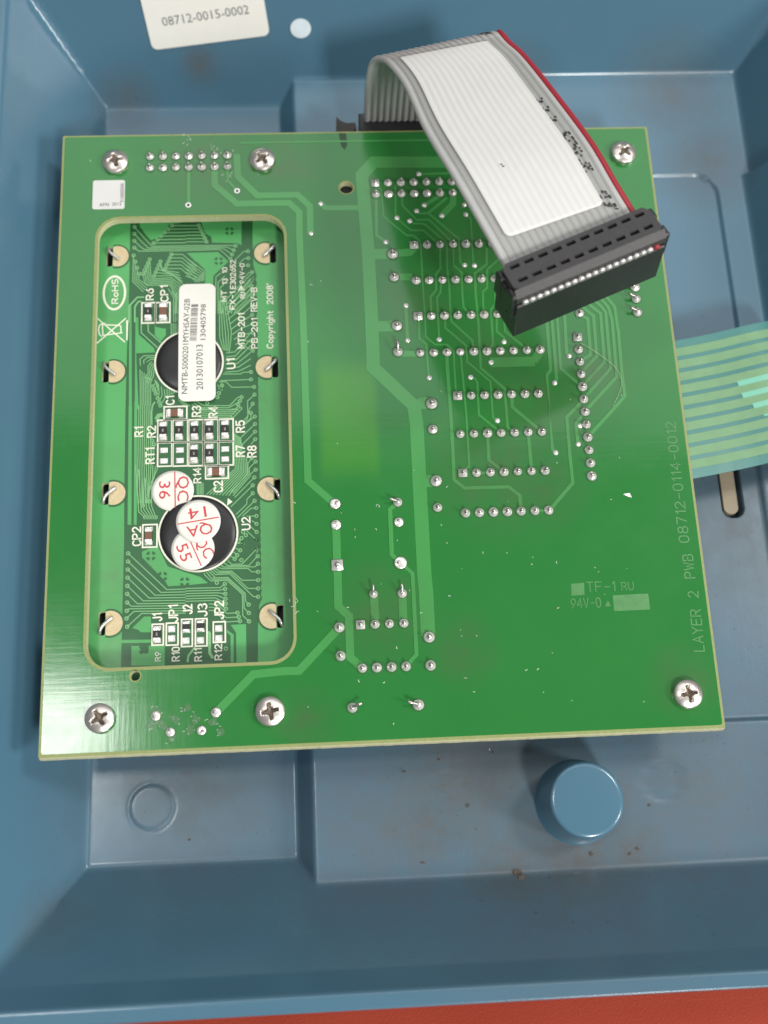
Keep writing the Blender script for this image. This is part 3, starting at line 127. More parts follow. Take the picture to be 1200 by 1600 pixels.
c2 = N(nt,'ShaderNodeMix', data_type='RGBA'); c2.inputs[7].default_value = (0.090,0.116,0.136,1); nt.links.new(c1.outputs[2], c2.inputs[6])
gm = N(nt,'ShaderNodeMath', operation='MULTIPLY', i_1=1.0); nt.links.new(grime_shade, gm.inputs[0]); nt.links.new(gm.outputs[0], c2.inputs[0])
sp = N(nt,'ShaderNodeTexNoise', i_Scale=900.0, i_Detail=2.0); nt.links.new(vec, sp.inputs['Vector'])
sr = N(nt,'ShaderNodeMapRange'); sr.inputs[1].default_value=.72; sr.inputs[2].default_value=.76; nt.links.new(sp.outputs[0], sr.inputs[0])
sm = N(nt,'ShaderNodeMath', operation='MULTIPLY'); nt.links.new(sr.outputs[0], sm.inputs[0]); nt.links.new(grime_shade, sm.inputs[1])
dirt = blob_mask(nt, vec, [(34,-81,-15,13),(22,-83,-15,10),(14,-66,-15,15),(8,-74,-15,9),(44,-80,-15,8),(-33.5,87,-11,3.2)], 420)
dm = N(nt,'ShaderNodeMath', operation='MULTIPLY', i_1=.8); nt.links.new(dirt, dm.inputs[0])
c2b = N(nt,'ShaderNodeMix', data_type='RGBA'); c2b.inputs[7].default_value = (0.098,0.092,0.082,1); nt.links.new(c2.outputs[2], c2b.inputs[6]); nt.links.new(dm.outputs[0], c2b.inputs[0])
c3 = N(nt,'ShaderNodeMix', data_type='RGBA'); c3.inputs[7].default_value = (0.06,0.058,0.052,1); nt.links.new(c2b.outputs[2], c3.inputs[6]); nt.links.new(sm.outputs[0], c3.inputs[0])
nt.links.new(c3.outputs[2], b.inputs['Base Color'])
rr = N(nt,'ShaderNodeMapRange'); rr.inputs[3].default_value=.22; rr.inputs[4].default_value=.46; nt.links.new(grime_shade, rr.inputs[0]); nt.links.new(rr.outputs[0], b.inputs['Roughness'])
b.inputs['Specular IOR Level'].default_value = 0.5; b.inputs['Coat Weight'].default_value = .22; b.inputs['Coat Roughness'].default_value = .15
n2 = N(nt,'ShaderNodeTexNoise', i_Scale=1600.0, i_Detail=4.0); nt.links.new(vec, n2.inputs['Vector'])
bp = N(nt,'ShaderNodeBump', i_Strength=.10, i_Distance=0.0001); nt.links.new(n2.outputs[0], bp.inputs['Height']); nt.links.new(bp.outputs[0], b.inputs['Normal'])

# solder mask: glass weave under green lacquer
def mask_mat(name, lo, hi, weave=.25, stains=(), rough=.22, patch=False, stain_col=(0.085,0.115,0.06)):
    m, nt, b = node_mat(name)
    tc = N(nt,'ShaderNodeTexCoord'); vec = tc.outputs['Object']
    nz = N(nt,'ShaderNodeTexNoise', i_Scale=55.0, i_Detail=5.0); nt.links.new(vec, nz.inputs['Vector'])
    c = N(nt,'ShaderNodeMix', data_type='RGBA'); c.inputs[6].default_value = (*lo,1); c.inputs[7].default_value = (*hi,1); nt.links.new(nz.outputs[0], c.inputs[0])
    out = c.outputs[2]
    if patch:    # zone where the inner layer has no copper and the bare laminate shows paler
        sx = N(nt,'ShaderNodeSeparateXYZ'); nt.links.new(vec, sx.inputs[0])
        def box(s, a, b_, soft):
            p1 = N(nt,'ShaderNodeMapRange', interpolation_type='SMOOTHSTEP'); p1.inputs[1].default_value=(a-soft)*MM; p1.inputs[2].default_value=(a+soft)*MM; nt.links.new(s, p1.inputs[0])
            p2 = N(nt,'ShaderNodeMapRange', interpolation_type='SMOOTHSTEP'); p2.inputs[1].default_value=(b_+soft)*MM; p2.inputs[2].default_value=(b_-soft)*MM; nt.links.new(s, p2.inputs[0])
            q = N(nt,'ShaderNodeMath', operation='MULTIPLY'); nt.links.new(p1.outputs[0], q.inputs[0]); nt.links.new(p2.outputs[0], q.inputs[1]); return q.outputs[0]
        q = N(nt,'ShaderNodeMath', operation='MULTIPLY'); nt.links.new(box(sx.outputs[0],-9.6,0.9,1.0), q.inputs[0]); nt.links.new(box(sx.outputs[1],-11.6,9.5,3.2), q.inputs[1])
        g = N(nt,'ShaderNodeMix', data_type='RGBA'); g.inputs[7].default_value=(0.085,0.30,0.030,1); nt.links.new(out, g.inputs[6])
        q2 = N(nt,'ShaderNodeMath', operation='MULTIPLY', i_1=.42); nt.links.new(q.outputs[0], q2.inputs[0]); nt.links.new(q2.outputs[0], g.inputs[0]); out = g.outputs[2]
    if stains:
        s = blob_mask(nt, vec, stains, 220)
        g = N(nt,'ShaderNodeMix', data_type='RGBA'); g.inputs[7].default_value=(*stain_col,1); nt.links.new(out, g.inputs[6])
        k = N(nt,'ShaderNodeMath', operation='MULTIPLY', i_1=.6); nt.links.new(s, k.inputs[0]); nt.links.new(k.outputs[0], g.inputs[0]); out = g.outputs[2]
    nt.links.new(out, b.inputs['Base Color'])
    b.inputs['Roughness'].default_value = rough; b.inputs['Specular IOR Level'].default_value = .5
    mp1 = N(nt,'ShaderNodeMapping'); mp1.inputs['Scale'].default_value=(1.0,.07,1.0); nt.links.new(vec, mp1.inputs['Vector'])
    mp2 = N(nt,'ShaderNodeMapping'); mp2.inputs['Scale'].default_value=(.07,1.0,1.0); nt.links.new(vec, mp2.inputs['Vector'])
    w1 = N(nt,'ShaderNodeTexNoise', i_Scale=1500.0, i_Detail=3.0); nt.links.new(mp1.outputs[0], w1.inputs['Vector'])
    w2 = N(nt,'ShaderNodeTexNoise', i_Scale=1300.0, i_Detail=3.0); nt.links.new(mp2.outputs[0], w2.inputs['Vector'])
    ad = N(nt,'ShaderNodeMath', operation='ADD'); nt.links.new(w1.outputs[0], ad.inputs[0]); nt.links.new(w2.outputs[0], ad.inputs[1])
    rn = N(nt,'ShaderNodeTexNoise', i_Scale=70.0, i_Detail=6.0, i_Roughness=.7); nt.links.new(vec, rn.inputs['Vector'])
    rm = N(nt,'ShaderNodeMapRange'); rm.inputs[1].default_value=.35; rm.inputs[2].default_value=.75; rm.inputs[3].default_value=rough*.85; rm.inputs[4].default_value=rough*1.6; nt.links.new(rn.outputs[0], rm.inputs[0]); nt.links.new(rm.outputs[0], b.inputs['Roughness'])
    n3 = N(nt,'ShaderNodeTexNoise', i_Scale=120.0, i_Detail=3.0); nt.links.new(vec, n3.inputs['Vector'])
    a2 = N(nt,'ShaderNodeMath', operation='MULTIPLY_ADD', i_1=1.8); nt.links.new(n3.outputs[0], a2.inputs[0]); nt.links.new(ad.outputs[0], a2.inputs[2])
    bp = N(nt,'ShaderNodeBump', i_Strength=weave, i_Distance=0.00006); nt.links.new(a2.outputs[0], bp.inputs['Height']); nt.links.new(bp.outputs[0], b.inputs['Normal'])
    return m
STAINS = [(-31,53.5,0,13),(-14,54,0,9),(8,48,0,10),(20,34,0,14),(10,22,0,10),(24,12,0,12),(22,-12,0,16),(32,2,0,16),(30,-16,0,10),(42,6,0,10),(0,-38,0,12),(14,-45,0,8),(-14,-56,0,7),(-16,52,0,6),(52,-52,0,8)]
mask_mat('board_mask', (0.020,0.176,0.034), (0.030,0.206,0.044), .09, STAINS, .115, True)
mask_mat('trace_mask', (0.060,0.290,0.074), (0.070,0.315,0.084), .07, STAINS, .125)
mask_mat('module_mask', (0.022,0.112,0.036), (0.030,0.130,0.044), .05, (), .34)
mask_mat('module_copper', (0.080,0.365,0.110), (0.094,0.400,0.122), .05, [(-48,-30,-4.5,14),(-48,-8,-4.5,8),(-17,5,-4.5,12),(-17,-25,-4.5,14),(-48,25,-4.5,9),(-17,35,-4.5,8),(-47,-42,-4.5,10)], .34, stain_col=(0.09,0.15,0.06))
plain('module_trace', (0.20,0.46,0.20), .35)
plain('laminate', (0.62,0.60,0.37), .55, noise=.22, scale=1500, bump=.6, bscale=1800)
plain('solder', (0.90,0.845,0.80), .27, .55, noise=.18, scale=2500, bump=.35, bscale=2200)
plain('flux_halo', (0.035,0.105,0.030), .35, noise=.3, scale=1500)
plain('lead', (0.56,0.52,0.48), .3, .9, noise=.2, scale=2500)
plain('hole_dark', (0.012,0.012,0.012), .7)
plain('screw_metal', (0.78,0.72,0.66), .33, .95, noise=.14, scale=700, bump=.12, bscale=1800)
plain('recess_grime', (0.16,0.125,0.095), .5, .5, noise=.4, scale=1500); plain('laminate_face', (0.27,0.31,0.11), .45, noise=.18, scale=1500, bump=.3, bscale=1800)
plain('silk', (0.80,0.80,0.66), .6, noise=.06, scale=3000)
plain('paper', (0.70,0.69,0.665), .6, noise=.03, scale=300, bump=.06, bscale=600)
plain('sticker_paper', (0.82,0.80,0.73), .45, noise=.03, scale=400)
plain('ink', (0.03,0.03,0.03), .6); plain('grey_ink', (0.16,0.16,0.17), .6); plain('red_ink', (0.62,0.06,0.07), .55)
plain('epoxy', (0.014,0.014,0.015), .33, noise=.4, scale=600, bump=.35, bscale=350)
plain('gold_pad', (0.66,0.54,0.33), .48, .35, noise=.16, scale=1800, bump=.3, bscale=3000)
plain('tab_metal', (0.66,0.65,0.64), .34, .75, noise=.2, scale=1500)
plain('resistor_body', (0.022,0.018,0.018), .45); plain('capacitor_body', (0.20,0.09,0.055), .5)
plain('black_plastic', (0.022,0.022,0.024), .40, noise=.25, scale=500, bump=.25, bscale=1800)
plain('grey_plastic', (0.052,0.049,0.050), .48, noise=.2, scale=600, bump=.25, bscale=1800)
plain('wire_grey', (0.46,0.46,0.445), .42, noise=.08, scale=400); plain('wire_red', (0.36,0.025,0.04), .42)
plain('wire_end', (0.72,0.71,0.70), .3, .6); plain('bezel_black', (0.01,0.01,0.01), .6)
plain('tan_strip', (0.36,0.30,0.21), .6, noise=.2, scale=300)
plain('white_spot', (0.66,0.74,0.78), .5, noise=.1, scale=500)
plain('dust_white', (0.75,0.78,0.70), .7); plain('dust_grey', (0.22,0.22,0.20), .8, noise=.7, scale=120); plain('hair', (0.52,0.62,0.42), .5)
plain('dark_rubber', (0.035,0.030,0.028), .6, noise=.3)
plain('conductor', (0.17,0.33,0.17), .5, noise=.15, scale=350); plain('mint', (0.17,0.50,0.36), .3, noise=.1, scale=300)
plain('crumb', (0.085,0.066,0.048), .8, noise=.4, scale=2500)
plain('copper_legend', (0.085,0.26,0.085), .3, noise=.25, scale=700)
# worn orange bench top
m, nt, b = node_mat('orange_bench')
tc = N(nt,'ShaderNodeTexCoord'); nz = N(nt,'ShaderNodeTexNoise', i_Scale=40.0, i_Detail=8.0); nt.links.new(tc.outputs['Object'], nz.inputs['Vector'])
mx = N(nt,'ShaderNodeMix', data_type='RGBA'); mx.inputs[6].default_value=(0.31,0.030,0.014,1); mx.inputs[7].default_value=(0.41,0.060,0.029,1); nt.links.new(nz.outputs[0], mx.inputs[0]); nt.links.new(mx.outputs[2], b.inputs['Base Color']); b.inputs['Roughness'].default_value=.75; b.inputs['Specular IOR Level'].default_value=.25
n4 = N(nt,'ShaderNodeTexNoise', i_Scale=2200.0, i_Detail=4.0); nt.links.new(tc.outputs['Object'], n4.inputs['Vector']); bp4 = N(nt,'ShaderNodeBump', i_Strength=.5, i_Distance=0.0003); nt.links.new(n4.outputs[0], bp4.inputs['Height']); nt.links.new(bp4.outputs[0], b.inputs['Normal'])
# translucent tail film, clear flux
def film(name, col, alpha, rough):
    m, nt, b = node_mat(name); b.inputs['Base Color'].default_value=(*col,1); b.inputs['Roughness'].default_value=rough; b.inputs['Alpha'].default_value=alpha
film('tail_film', (0.075,0.28,0.25), .66, .32); film('flux', (0.20,0.34,0.20), .35, .12); film('clear_tape', (0.42,0.42,0.40), .28, .3); film('smudge', (0.02,0.03,0.02), .5, .4)

# ------------------------------------------------------------------ mesh helpers
def link(name, me, mat, parent=None, loc=None, rot=None):
    o = bpy.data.objects.new(name, me); COL.objects.link(o)
    if mat is not None and len(me.materials) == 0:
        for k in (mat if isinstance(mat,(list,tuple)) else [mat]): me.materials.append(MATS[k])
    if parent is not None: o.parent = parent
    if loc is not None: o.location = Vector(loc)*MM
    if rot is not None: o.rotation_euler = rot
    return o
def mesh(name, verts, faces, mi=None, smooth=False):
    me = bpy.data.meshes.new(name)
    me.from_pydata([(x*MM,y*MM,z*MM) for x,y,z in verts], [], faces)
    if mi is not None: me.polygons.foreach_set('material_index', mi)
    if smooth: me.polygons.foreach_set('use_smooth', [True]*len(me.polygons))
    me.update(); return me
def thing(name, label, cat, loc=(0,0,0), group=None):
    o = bpy.data.objects.new(name, None); COL.objects.link(o); o.location = Vector(loc)*MM; o.empty_display_size = .01
    o['label'] = label; o['category'] = cat
    if group: o['group'] = group
    return o
def tag(o, label, cat=None, kind=None):
    if label: o['label'] = label
    if cat: o['category'] = cat
    if kind: o['kind'] = kind
    return o
def area2(l): return sum(a[0]*b[1]-b[0]*a[1] for a,b in zip(l, l[1:]+l[:1]))
def prism(loops, z0, z1, flare=0.0):
    """outer loop + holes extruded z0..z1; returns verts, faces, mat idx (0 top, 1 sides and bottom)"""
    ls = []
    for i,l in enumerate(loops):
        l = [tuple(p[:2]) for p in l]
        if (area2(l) > 0) != (i == 0): l = l[::-1]
        ls.append(l)
    flat = [p for l in ls for p in l]
    tris = tessellate_polygon([[Vector((x,y,0)) for x,y in l] for l in ls])
    n = len(flat); V = [(x,y,z1) for x,y in flat]+[(x,y,z0) for x,y in flat]
    F = []; mi = []
    for a,b_,c in tris:
        pa,pb,pc = flat[a],flat[b_],flat[c]
        s = (pb[0]-pa[0])*(pc[1]-pa[1])-(pb[1]-pa[1])*(pc[0]-pa[0])
        if abs(s) < 1e-9: continue
        if s < 0: b_,c = c,b_
        F.append((a,b_,c)); mi.append(0); F.append((a+n,c+n,b_+n)); mi.append(1)
    k = 0
    for l in ls:
        m_ = len(l)
        for i in range(m_):
            a = k+i; b2 = k+(i+1)%m_
            F.append((b2,a,a+n,b2+n)); mi.append(1)
        k += m_
    return V,F,mi
def rrect(x0,y0,x1,y1,r,seg=6):
    out=[]
    for cx,cy,a0 in ((x1-r,y1-r,0),(x0+r,y1-r,90),(x0+r,y0+r,180),(x1-r,y0+r,270)):
        for i in range(seg+1):
            a=math.radians(a0+90*i/seg); out.append((cx+r*math.cos(a),cy+r*math.sin(a)))
    return out
def circle(cx,cy,r,n=24,ry=None):
    ry = r if ry is None else ry
    return [(cx+r*math.cos(2*math.pi*i/n),cy+ry*math.sin(2*math.pi*i/n)) for i in range(n)]
def strip_outline(pts, w):
    pts=[Vector(p) for p in pts]; L=[];R=[]
    n=len(pts)
    for i,p in enumerate(pts):
        if i==0: d=(pts[1]-p).normalized(); nrm=Vector((-d.y,d.x)); k=1
        elif i==n-1: d=(p-pts[i-1]).normalized(); nrm=Vector((-d.y,d.x)); k=1
        else:
            d1=(p-pts[i-1]).normalized(); d2=(pts[i+1]-p).normalized(); t=(d1+d2)
            t = t.normalized() if t.length>1e-6 else d1
            nrm=Vector((-t.y,t.x)); k=1/max(.45,nrm.dot(Vector((-d1.y,d1.x))))
        L.append(p+nrm*w/2*k); R.append(p-nrm*w/2*k)
    return L,R
def strip(pts, w, z0, z1, slope=0.04):
    L,R = strip_outline(pts,w); L2,R2 = strip_outline(pts,w+2*slope); n=len(pts)
    V=[(p.x,p.y,z1) for p in L]+[(p.x,p.y,z1) for p in R]+[(p.x,p.y,z0) for p in L2]+[(p.x,p.y,z0) for p in R2]
    F=[]
    for i in range(n-1):
        F+= [(i+1,i,n+i,n+i+1),(i,i+1,2*n+i+1,2*n+i),(n+i+1,n+i,3*n+i,3*n+i+1)]
    F+=[(0,2*n,3*n,n),(n-1,2*n-1,4*n-1,3*n-1)]
    return V,F
def lathe(profile, n=20, cap=True):
    V=[];F=[]
    for r,z in profile:
        for i in range(n):
            a=2*math.pi*i/n; V.append((r*math.cos(a),r*math.sin(a),z))
    for k in range(len(profile)-1):
        for i in range(n):
            j=(i+1)%n; F.append((k*n+i,k*n+j,(k+1)*n+j,(k+1)*n+i))
    if cap: F.append(tuple((len(profile)-1)*n+i for i in range(n)))
    return V,F
def merge(*parts):
    V=[];F=[]
    for v,f in parts:
        o=len(V); V+=v; F+=[tuple(i+o for i in q) for q in f]
    return V,F
def box(x0,y0,z0,x1,y1,z1,bev=0.0):
    if not bev:
        V=[(x0,y0,z0),(x1,y0,z0),(x1,y1,z0),(x0,y1,z0),(x0,y0,z1),(x1,y0,z1),(x1,y1,z1),(x0,y1,z1)]
        return V,[(3,2,1,0),(4,5,6,7),(0,1,5,4),(1,2,6,5),(2,3,7,6),(3,0,4,7)]
    b_=bev; V=[]
    for z,k in ((z0,b_),(z0+b_,0),(z1-b_,0),(z1,b_)):
        for x,y in rrect(x0+k,y0+k,x1-k,y1-k,max(b_*.6,1e-3),2): V.append((x,y,z))
    n=12; F=[tuple(reversed(range(n)))]
    for k in range(3):
        for i in range(n): j=(i+1)%n; F.append((k*n+i,k*n+j,(k+1)*n+j,(k+1)*n+i))
    F.append(tuple(range(3*n,4*n))); return V,F
def tube(path, r, n=8, flat=None):
    P=[Vector(p) for p in path]; V=[];F=[]
    up=Vector((0,0,1))
    prev=None
    for i,p in enumerate(P):
        t=(P[min(i+1,len(P)-1)]-P[max(i-1,0)]).normalized()
        ref = prev if prev is not None else (Vector((1,0,0)) if abs(t.z)>.8 else up)
        s=(ref-t*ref.dot(t)).normalized(); prev=s; q=t.cross(s)
        for k in range(n):
            a=2*math.pi*k/n; v=p+(s*math.cos(a)+q*math.sin(a))*r; V.append(tuple(v))
    for i in range(len(P)-1):
        for k in range(n): j=(k+1)%n; F.append((i*n+k,i*n+j,(i+1)*n+j,(i+1)*n+k))
    F.append(tuple(reversed(range(n)))); F.append(tuple(range((len(P)-1)*n,len(P)*n)))
    return V,F
def catmull(pts, per):
    P=[np.array(p,float) for p in pts]; P=[2*P[0]-P[1]]+P+[2*P[-1]-P[-2]]; out=[]
    for i in range(1,len(P)-2):
        for k in range(per):
            t=k/per; a,b_,c,d=P[i-1],P[i],P[i+1],P[i+2]
            out.append(.5*((2*b_)+(-a+c)*t+(2*a-5*b_+4*c-d)*t*t+(-a+3*b_-3*c+d)*t**3))
    out.append(P[-2]); return out
def lettering(s, A, B, h, z, mat, parent, frame=None, thick=0.0, bold=0.0):
    """text whose baseline runs from A to B (mm) with cap height h, as a thin mesh"""
    c=bpy.data.curves.new('lettering','FONT'); c.body=s; c.size=1.0; c.offset=bold; c.resolution_u=2
    o=bpy.data.objects.new('tmp',c); COL.objects.link(o); bpy.context.view_layer.update()
    me=bpy.data.meshes.new_from_object(o.evaluated_get(bpy.context.evaluated_depsgraph_get()))
    bpy.data.objects.remove(o); bpy.data.curves.remove(c)
    co=np.empty(len(me.vertices)*3); me.vertices.foreach_get('co',co); co=co.reshape(-1,3)
    x0,x1=co[:,0].min(),co[:,0].max(); cap=0.73
    A=np.array(A,float);B=np.array(B,float);d=B-A;Ln=np.linalg.norm(d);d/=Ln;nrm=np.array([-d[1],d[0]])
    u=(co[:,0]-x0)/(x1-x0)*Ln; v=co[:,1]/cap*h
    P=np.zeros_like(co); P[:,:2]=A+u[:,None]*d+v[:,None]*nrm; P[:,2]=z
    if frame is not None: P=frame(P)
    me.vertices.foreach_set('co',(P*MM).ravel()); me.update(); me.name='lettering'
    while len(me.materials): me.materials.pop()
    return link('lettering', me, mat, parent)


# single-stroke plotter lettering for the boards (grid: cap height 6, width about 4)
def arc(cx,cy,rx,ry,a0,a1,n=8): return [(cx+rx*math.cos(math.radians(a0+(a1-a0)*i/n)),cy+ry*math.sin(math.radians(a0+(a1-a0)*i/n))) for i in range(n+1)]
GLYPH={'A':[[(0,0),(2,6),(4,0)],[(.7,2),(3.3,2)]],'B':[[(0,3.1),(0,6),(2.4,6)]+arc(2.4,4.55,1.4,1.45,90,-90)+[(0,3.1),(0,0),(2.5,0)]+arc(2.5,1.55,1.5,1.55,-90,90,8)],
'C':[arc(2.1,3.9,2.0,2.1,35,180)+arc(2.1,2.1,2.0,2.1,180,325)],'E':[[(3.8,6),(0,6),(0,0),(3.8,0)],[(0,3.1),(3.2,3.1)]],'F':[[(3.8,6),(0,6),(0,0)],[(0,3.1),(3.2,3.1)]],
'H':[[(0,0),(0,6)],[(4,0),(4,6)],[(0,3),(4,3)]],'J':[[(3.4,6),(3.4,1.7)]+arc(1.8,1.7,1.6,1.7,0,-170)],'L':[[(0,6),(0,0),(3.6,0)]],'M':[[(0,0),(0,6),(2.2,2),(4.4,6),(4.4,0)]],
'P':[[(0,0),(0,6),(2.4,6)]+arc(2.4,4.4,1.5,1.6,90,-90)+[(0,2.8)]],'R':[[(0,0),(0,6),(2.4,6)]+arc(2.4,4.5,1.45,1.5,90,-90)+[(0,3)],[(2.2,3),(4,0)]],
'S':[arc(2,4.45,1.8,1.55,40,270)+arc(2,1.45,1.9,1.45,90,-140)],'T':[[(0,6),(4,6)],[(2,6),(2,0)]],'U':[[(0,6),(0,1.8)]+arc(2,1.8,2,1.8,180,360)+[(4,6)]],'V':[[(0,6),(2,0),(4,6)]],
'W':[[(0,6),(1.1,0),(2.3,4.4),(3.5,0),(4.6,6)]],'X':[[(0,0),(4,6)],[(0,6),(4,0)]],'Y':[[(0,6),(2,3),(4,6)],[(2,3),(2,0)]],
'0':[arc(1.9,4.1,1.8,1.9,0,180)+arc(1.9,1.9,1.8,1.9,180,360)+[(3.7,4.1)]],'1':[[(.6,4.7),(1.9,6),(1.9,0)]],'2':[arc(1.9,4.2,1.8,1.8,165,-25)+[(0,0),(3.9,0)]],
'3':[arc(1.8,4.5,1.7,1.5,150,-80)+arc(1.8,1.5,1.9,1.5,85,-150)],'4':[[(3,0),(3,6),(0,1.9),(4,1.9)]],'5':[[(3.6,6),(.4,6),(.2,3.2)]+arc(1.8,1.95,1.9,1.95,120,-145)],
'6':[[(3.2,6),(1,3.6)]+arc(1.9,1.9,1.85,1.9,150,-210,14)],'7':[[(0,6),(3.8,6),(1.4,0)]],'8':[arc(1.9,4.55,1.6,1.45,-90,270,14),arc(1.9,1.55,1.85,1.55,90,450,14)],
'9':[arc(1.9,4.1,1.85,1.9,-30,330,14)+[(.9,0)]],'-':[[(.4,2.8),(3.4,2.8)]],"'":[[(.4,6),(.4,4.8)]],'o':[arc(1.7,1.9,1.6,1.9,0,360,14)],
'p':[[(0,-1.8),(0,3.8)],arc(1.6,1.9,1.6,1.9,180,-180,14)],'y':[[(0,3.8),(1.7,.2)],[(3.4,3.8),(1.2,-1.8),(.3,-1.8)]],'r':[[(0,0),(0,3.8)],arc(1.5,2.2,1.5,1.6,180,60)],
'i':[[(.3,0),(.3,3.8)],[(.3,5.2),(.3,5.6)]],'g':[arc(1.6,1.9,1.6,1.9,0,360,14),[(3.2,3.8),(3.2,-.6)]+arc(1.6,-.6,1.6,1.2,0,-150)],'h':[[(0,0),(0,6)],arc(1.6,2.3,1.6,1.5,180,0)+[(3.2,0)]],'t':[[(1,5.2),(1,1.1)]+arc(2,1.1,1,1.1,180,280),[(0,3.8),(2.2,3.8)]]}
def plotted(s, A, B, h, z, mat, parent, pen=.85):
    x=0; lines=[]; end=0
    for ch in s:
        if ch==' ': x+=4; continue
        g=GLYPH[ch]; wmax=max(q[0] for l in g for q in l)
        for l in g: lines.append([(x+q[0],q[1]) for q in l])
        end=x+wmax; x+=wmax+1.6
    A=np.array(A,float);B=np.array(B,float);d=B-A;Ln=np.linalg.norm(d);d/=Ln;nr=np.array([-d[1],d[0]]); pw=h/6*pen; V=[];F=[]
    for k,l in enumerate(lines):
        P=[]
        for q in l:
            c_=A+d*(pw/2+(Ln-pw)*q[0]/max(end,.1))+nr*(pw/2+(h-pw)*q[1]/6)
            if not P or np.hypot(*(c_-P[-1]))>.03: P.append(c_)
        if len(P)<2: continue
        v,f=strip([tuple(c_) for c_ in P],pw,z-.05,z+.0004*(k+1),.0); o_=len(V); V+=v; F+=[tuple(i+o_ for i in q) for q in f]
        for c_ in (P[0],P[-1]):       # round pen ends
            o_=len(V); V+=[(c_[0]+pw/2*math.cos(a),c_[1]+pw/2*math.sin(a),z+.0004*(k+1)-.0002) for a in np.linspace(0,2*math.pi,9)[:-1]]; F.append(tuple(range(o_,o_+8)))
    return link('lettering', mesh('lettering',V,F), mat, parent)

# ================================================================== SETTING: bench the case lies on
V,F=box(-330,-330,-29,330,330,-23.2); bench=tag(link('bench_top', mesh('bench_top',V,F), 'orange_bench'), 'worn orange-red bench top under the blue case', None, 'structure')

# ================================================================== BLUE CASE
case = thing('equipment_case', 'blue painted moulded case half with sloping walls, lying open under the circuit board', 'case', (0,0,-23))
def dense(a,b_,base,zones):
    xs=[a]
    while xs[-1]<b_:
        x=xs[-1]; st=base
        for lo,hi,s in zones:
            if lo-base<=x<=hi: st=min(st,s)
        xs.append(x+st)
    return np.array(xs)
xs=dense(-73,101,1.1,[(-57,-52,.3),(-18,-11,.3),(68.3,74.8,.16),(76,79.5,.3),(81.5,88,.35),(-72,-66,.4),(-48,-38,.3),(94,100,.4)])
ys=dense(-104,101,1.1,[(-103,-95.5,.3),(-86,-76.5,.3),(-59.5,-56.5,.3),(-19.2,-14,.16),(51,61,.3),(78,88,.3),(-74,-63.5,.35),(94,100,.4)])
X,Y=np.meshgrid(xs,ys)
def smax(a,b_,k):
    h=np.clip(.5+.5*(a-b_)/k,0,1); return b_*(1-h)+a*h+k*h*(1-h)
def smin(a,b_,k): return -smax(-a,-b_,k)
def sstep(a,b_,x): t=np.clip((x-a)/(b_-a),0,1); return t*t*(3-2*t)
RIM=4.6
stepx=smin(smax(-20+(X+16.2)/3.0*5,np.full_like(X,-20),.7),np.full_like(X,-15),.7)
Zf=stepx
# shallow panel recess with rounded corner
dx=np.abs(X-45)-32.6+5; dy=np.abs(Y-.6)-58.3+5
sd=np.hypot(np.maximum(dx,0),np.maximum(dy,0))+np.minimum(np.maximum(dx,dy),0)-5
Zf=Zf-0.75*sstep(.55,-.35,sd)
# ejector pin marks
for cx,cy,r,h in ((-42.9,-68.6,4.0,.16),(11.3,-68.8,3.6,-.05),(51.0,-68.3,3.4,-.08)):
    rr_=np.hypot(X-cx,Y-cy); Zf=Zf+h*sstep(r+.25,r-.1,rr_)-.10*np.exp(-((rr_-r-.1)/.3)**2)
left=-20+(-54.6-X)/.62; top=-15+(Y-84.6)/.62
xr=83.6+1.6*sstep(58.1,59.0,Y); right=-15+(X-xr)/.62
bottom=-20+(-78.9-Y)/.87; bottom=np.where(Y<-96.2, -20+(96.2-78.9)/.87+(-96.2-Y)/.62, bottom)
wall=smax(smax(left,top,.5),smax(right,bottom,.7),.8)
Z=smax(Zf,wall,.9)
Z=smin(Z,np.full_like(Z,RIM),.5)
# outside of the rim drops to the bench
ox=np.maximum.reduce([-72.4-X, X-100.2, Y-99.9, -101.8-Y])
Z=np.where(ox>0, np.maximum(RIM-ox*40,-23.0), Z)
# slot through the floor near the tail
sx_=np.maximum(np.abs(X-71.6)-2.05+1.9,0); sy_=np.maximum(np.abs(Y+8)-10.2+1.9,0); ss=np.hypot(sx_,sy_)-1.9
Z=Z-3.6*sstep(.22,-.12,ss)
Z+=RNG.normal(0,.0012,Z.shape)
ny,nx=X.shape
V=np.stack([X,Y,Z+23],-1).reshape(-1,3)*MM
idx=np.arange(ny*nx).reshape(ny,nx)
Q=np.stack([idx[:-1,:-1],idx[:-1,1:],idx[1:,1:],idx[1:,:-1]],-1).reshape(-1,4)
me=bpy.data.meshes.new('shell'); me.vertices.add(len(V)); me.vertices.foreach_set('co',V.ravel()); me.loops.add(Q.size); me.loops.foreach_set('vertex_index',Q.ravel().astype(np.int32))
me.polygons.add(len(Q)); me.polygons.foreach_set('loop_start',np.arange(0,Q.size,4,dtype=np.int32)); me.polygons.foreach_set('use_smooth',np.ones(len(Q),bool)); me.update(calc_edges=True); me.validate()
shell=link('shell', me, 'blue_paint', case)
# dirt and painted-shade positions are written relative to board centre: shift them with the case
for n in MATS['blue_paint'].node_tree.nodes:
    if n.type=='VECT_MATH': n.inputs[1].default_value[2]+=23*MM
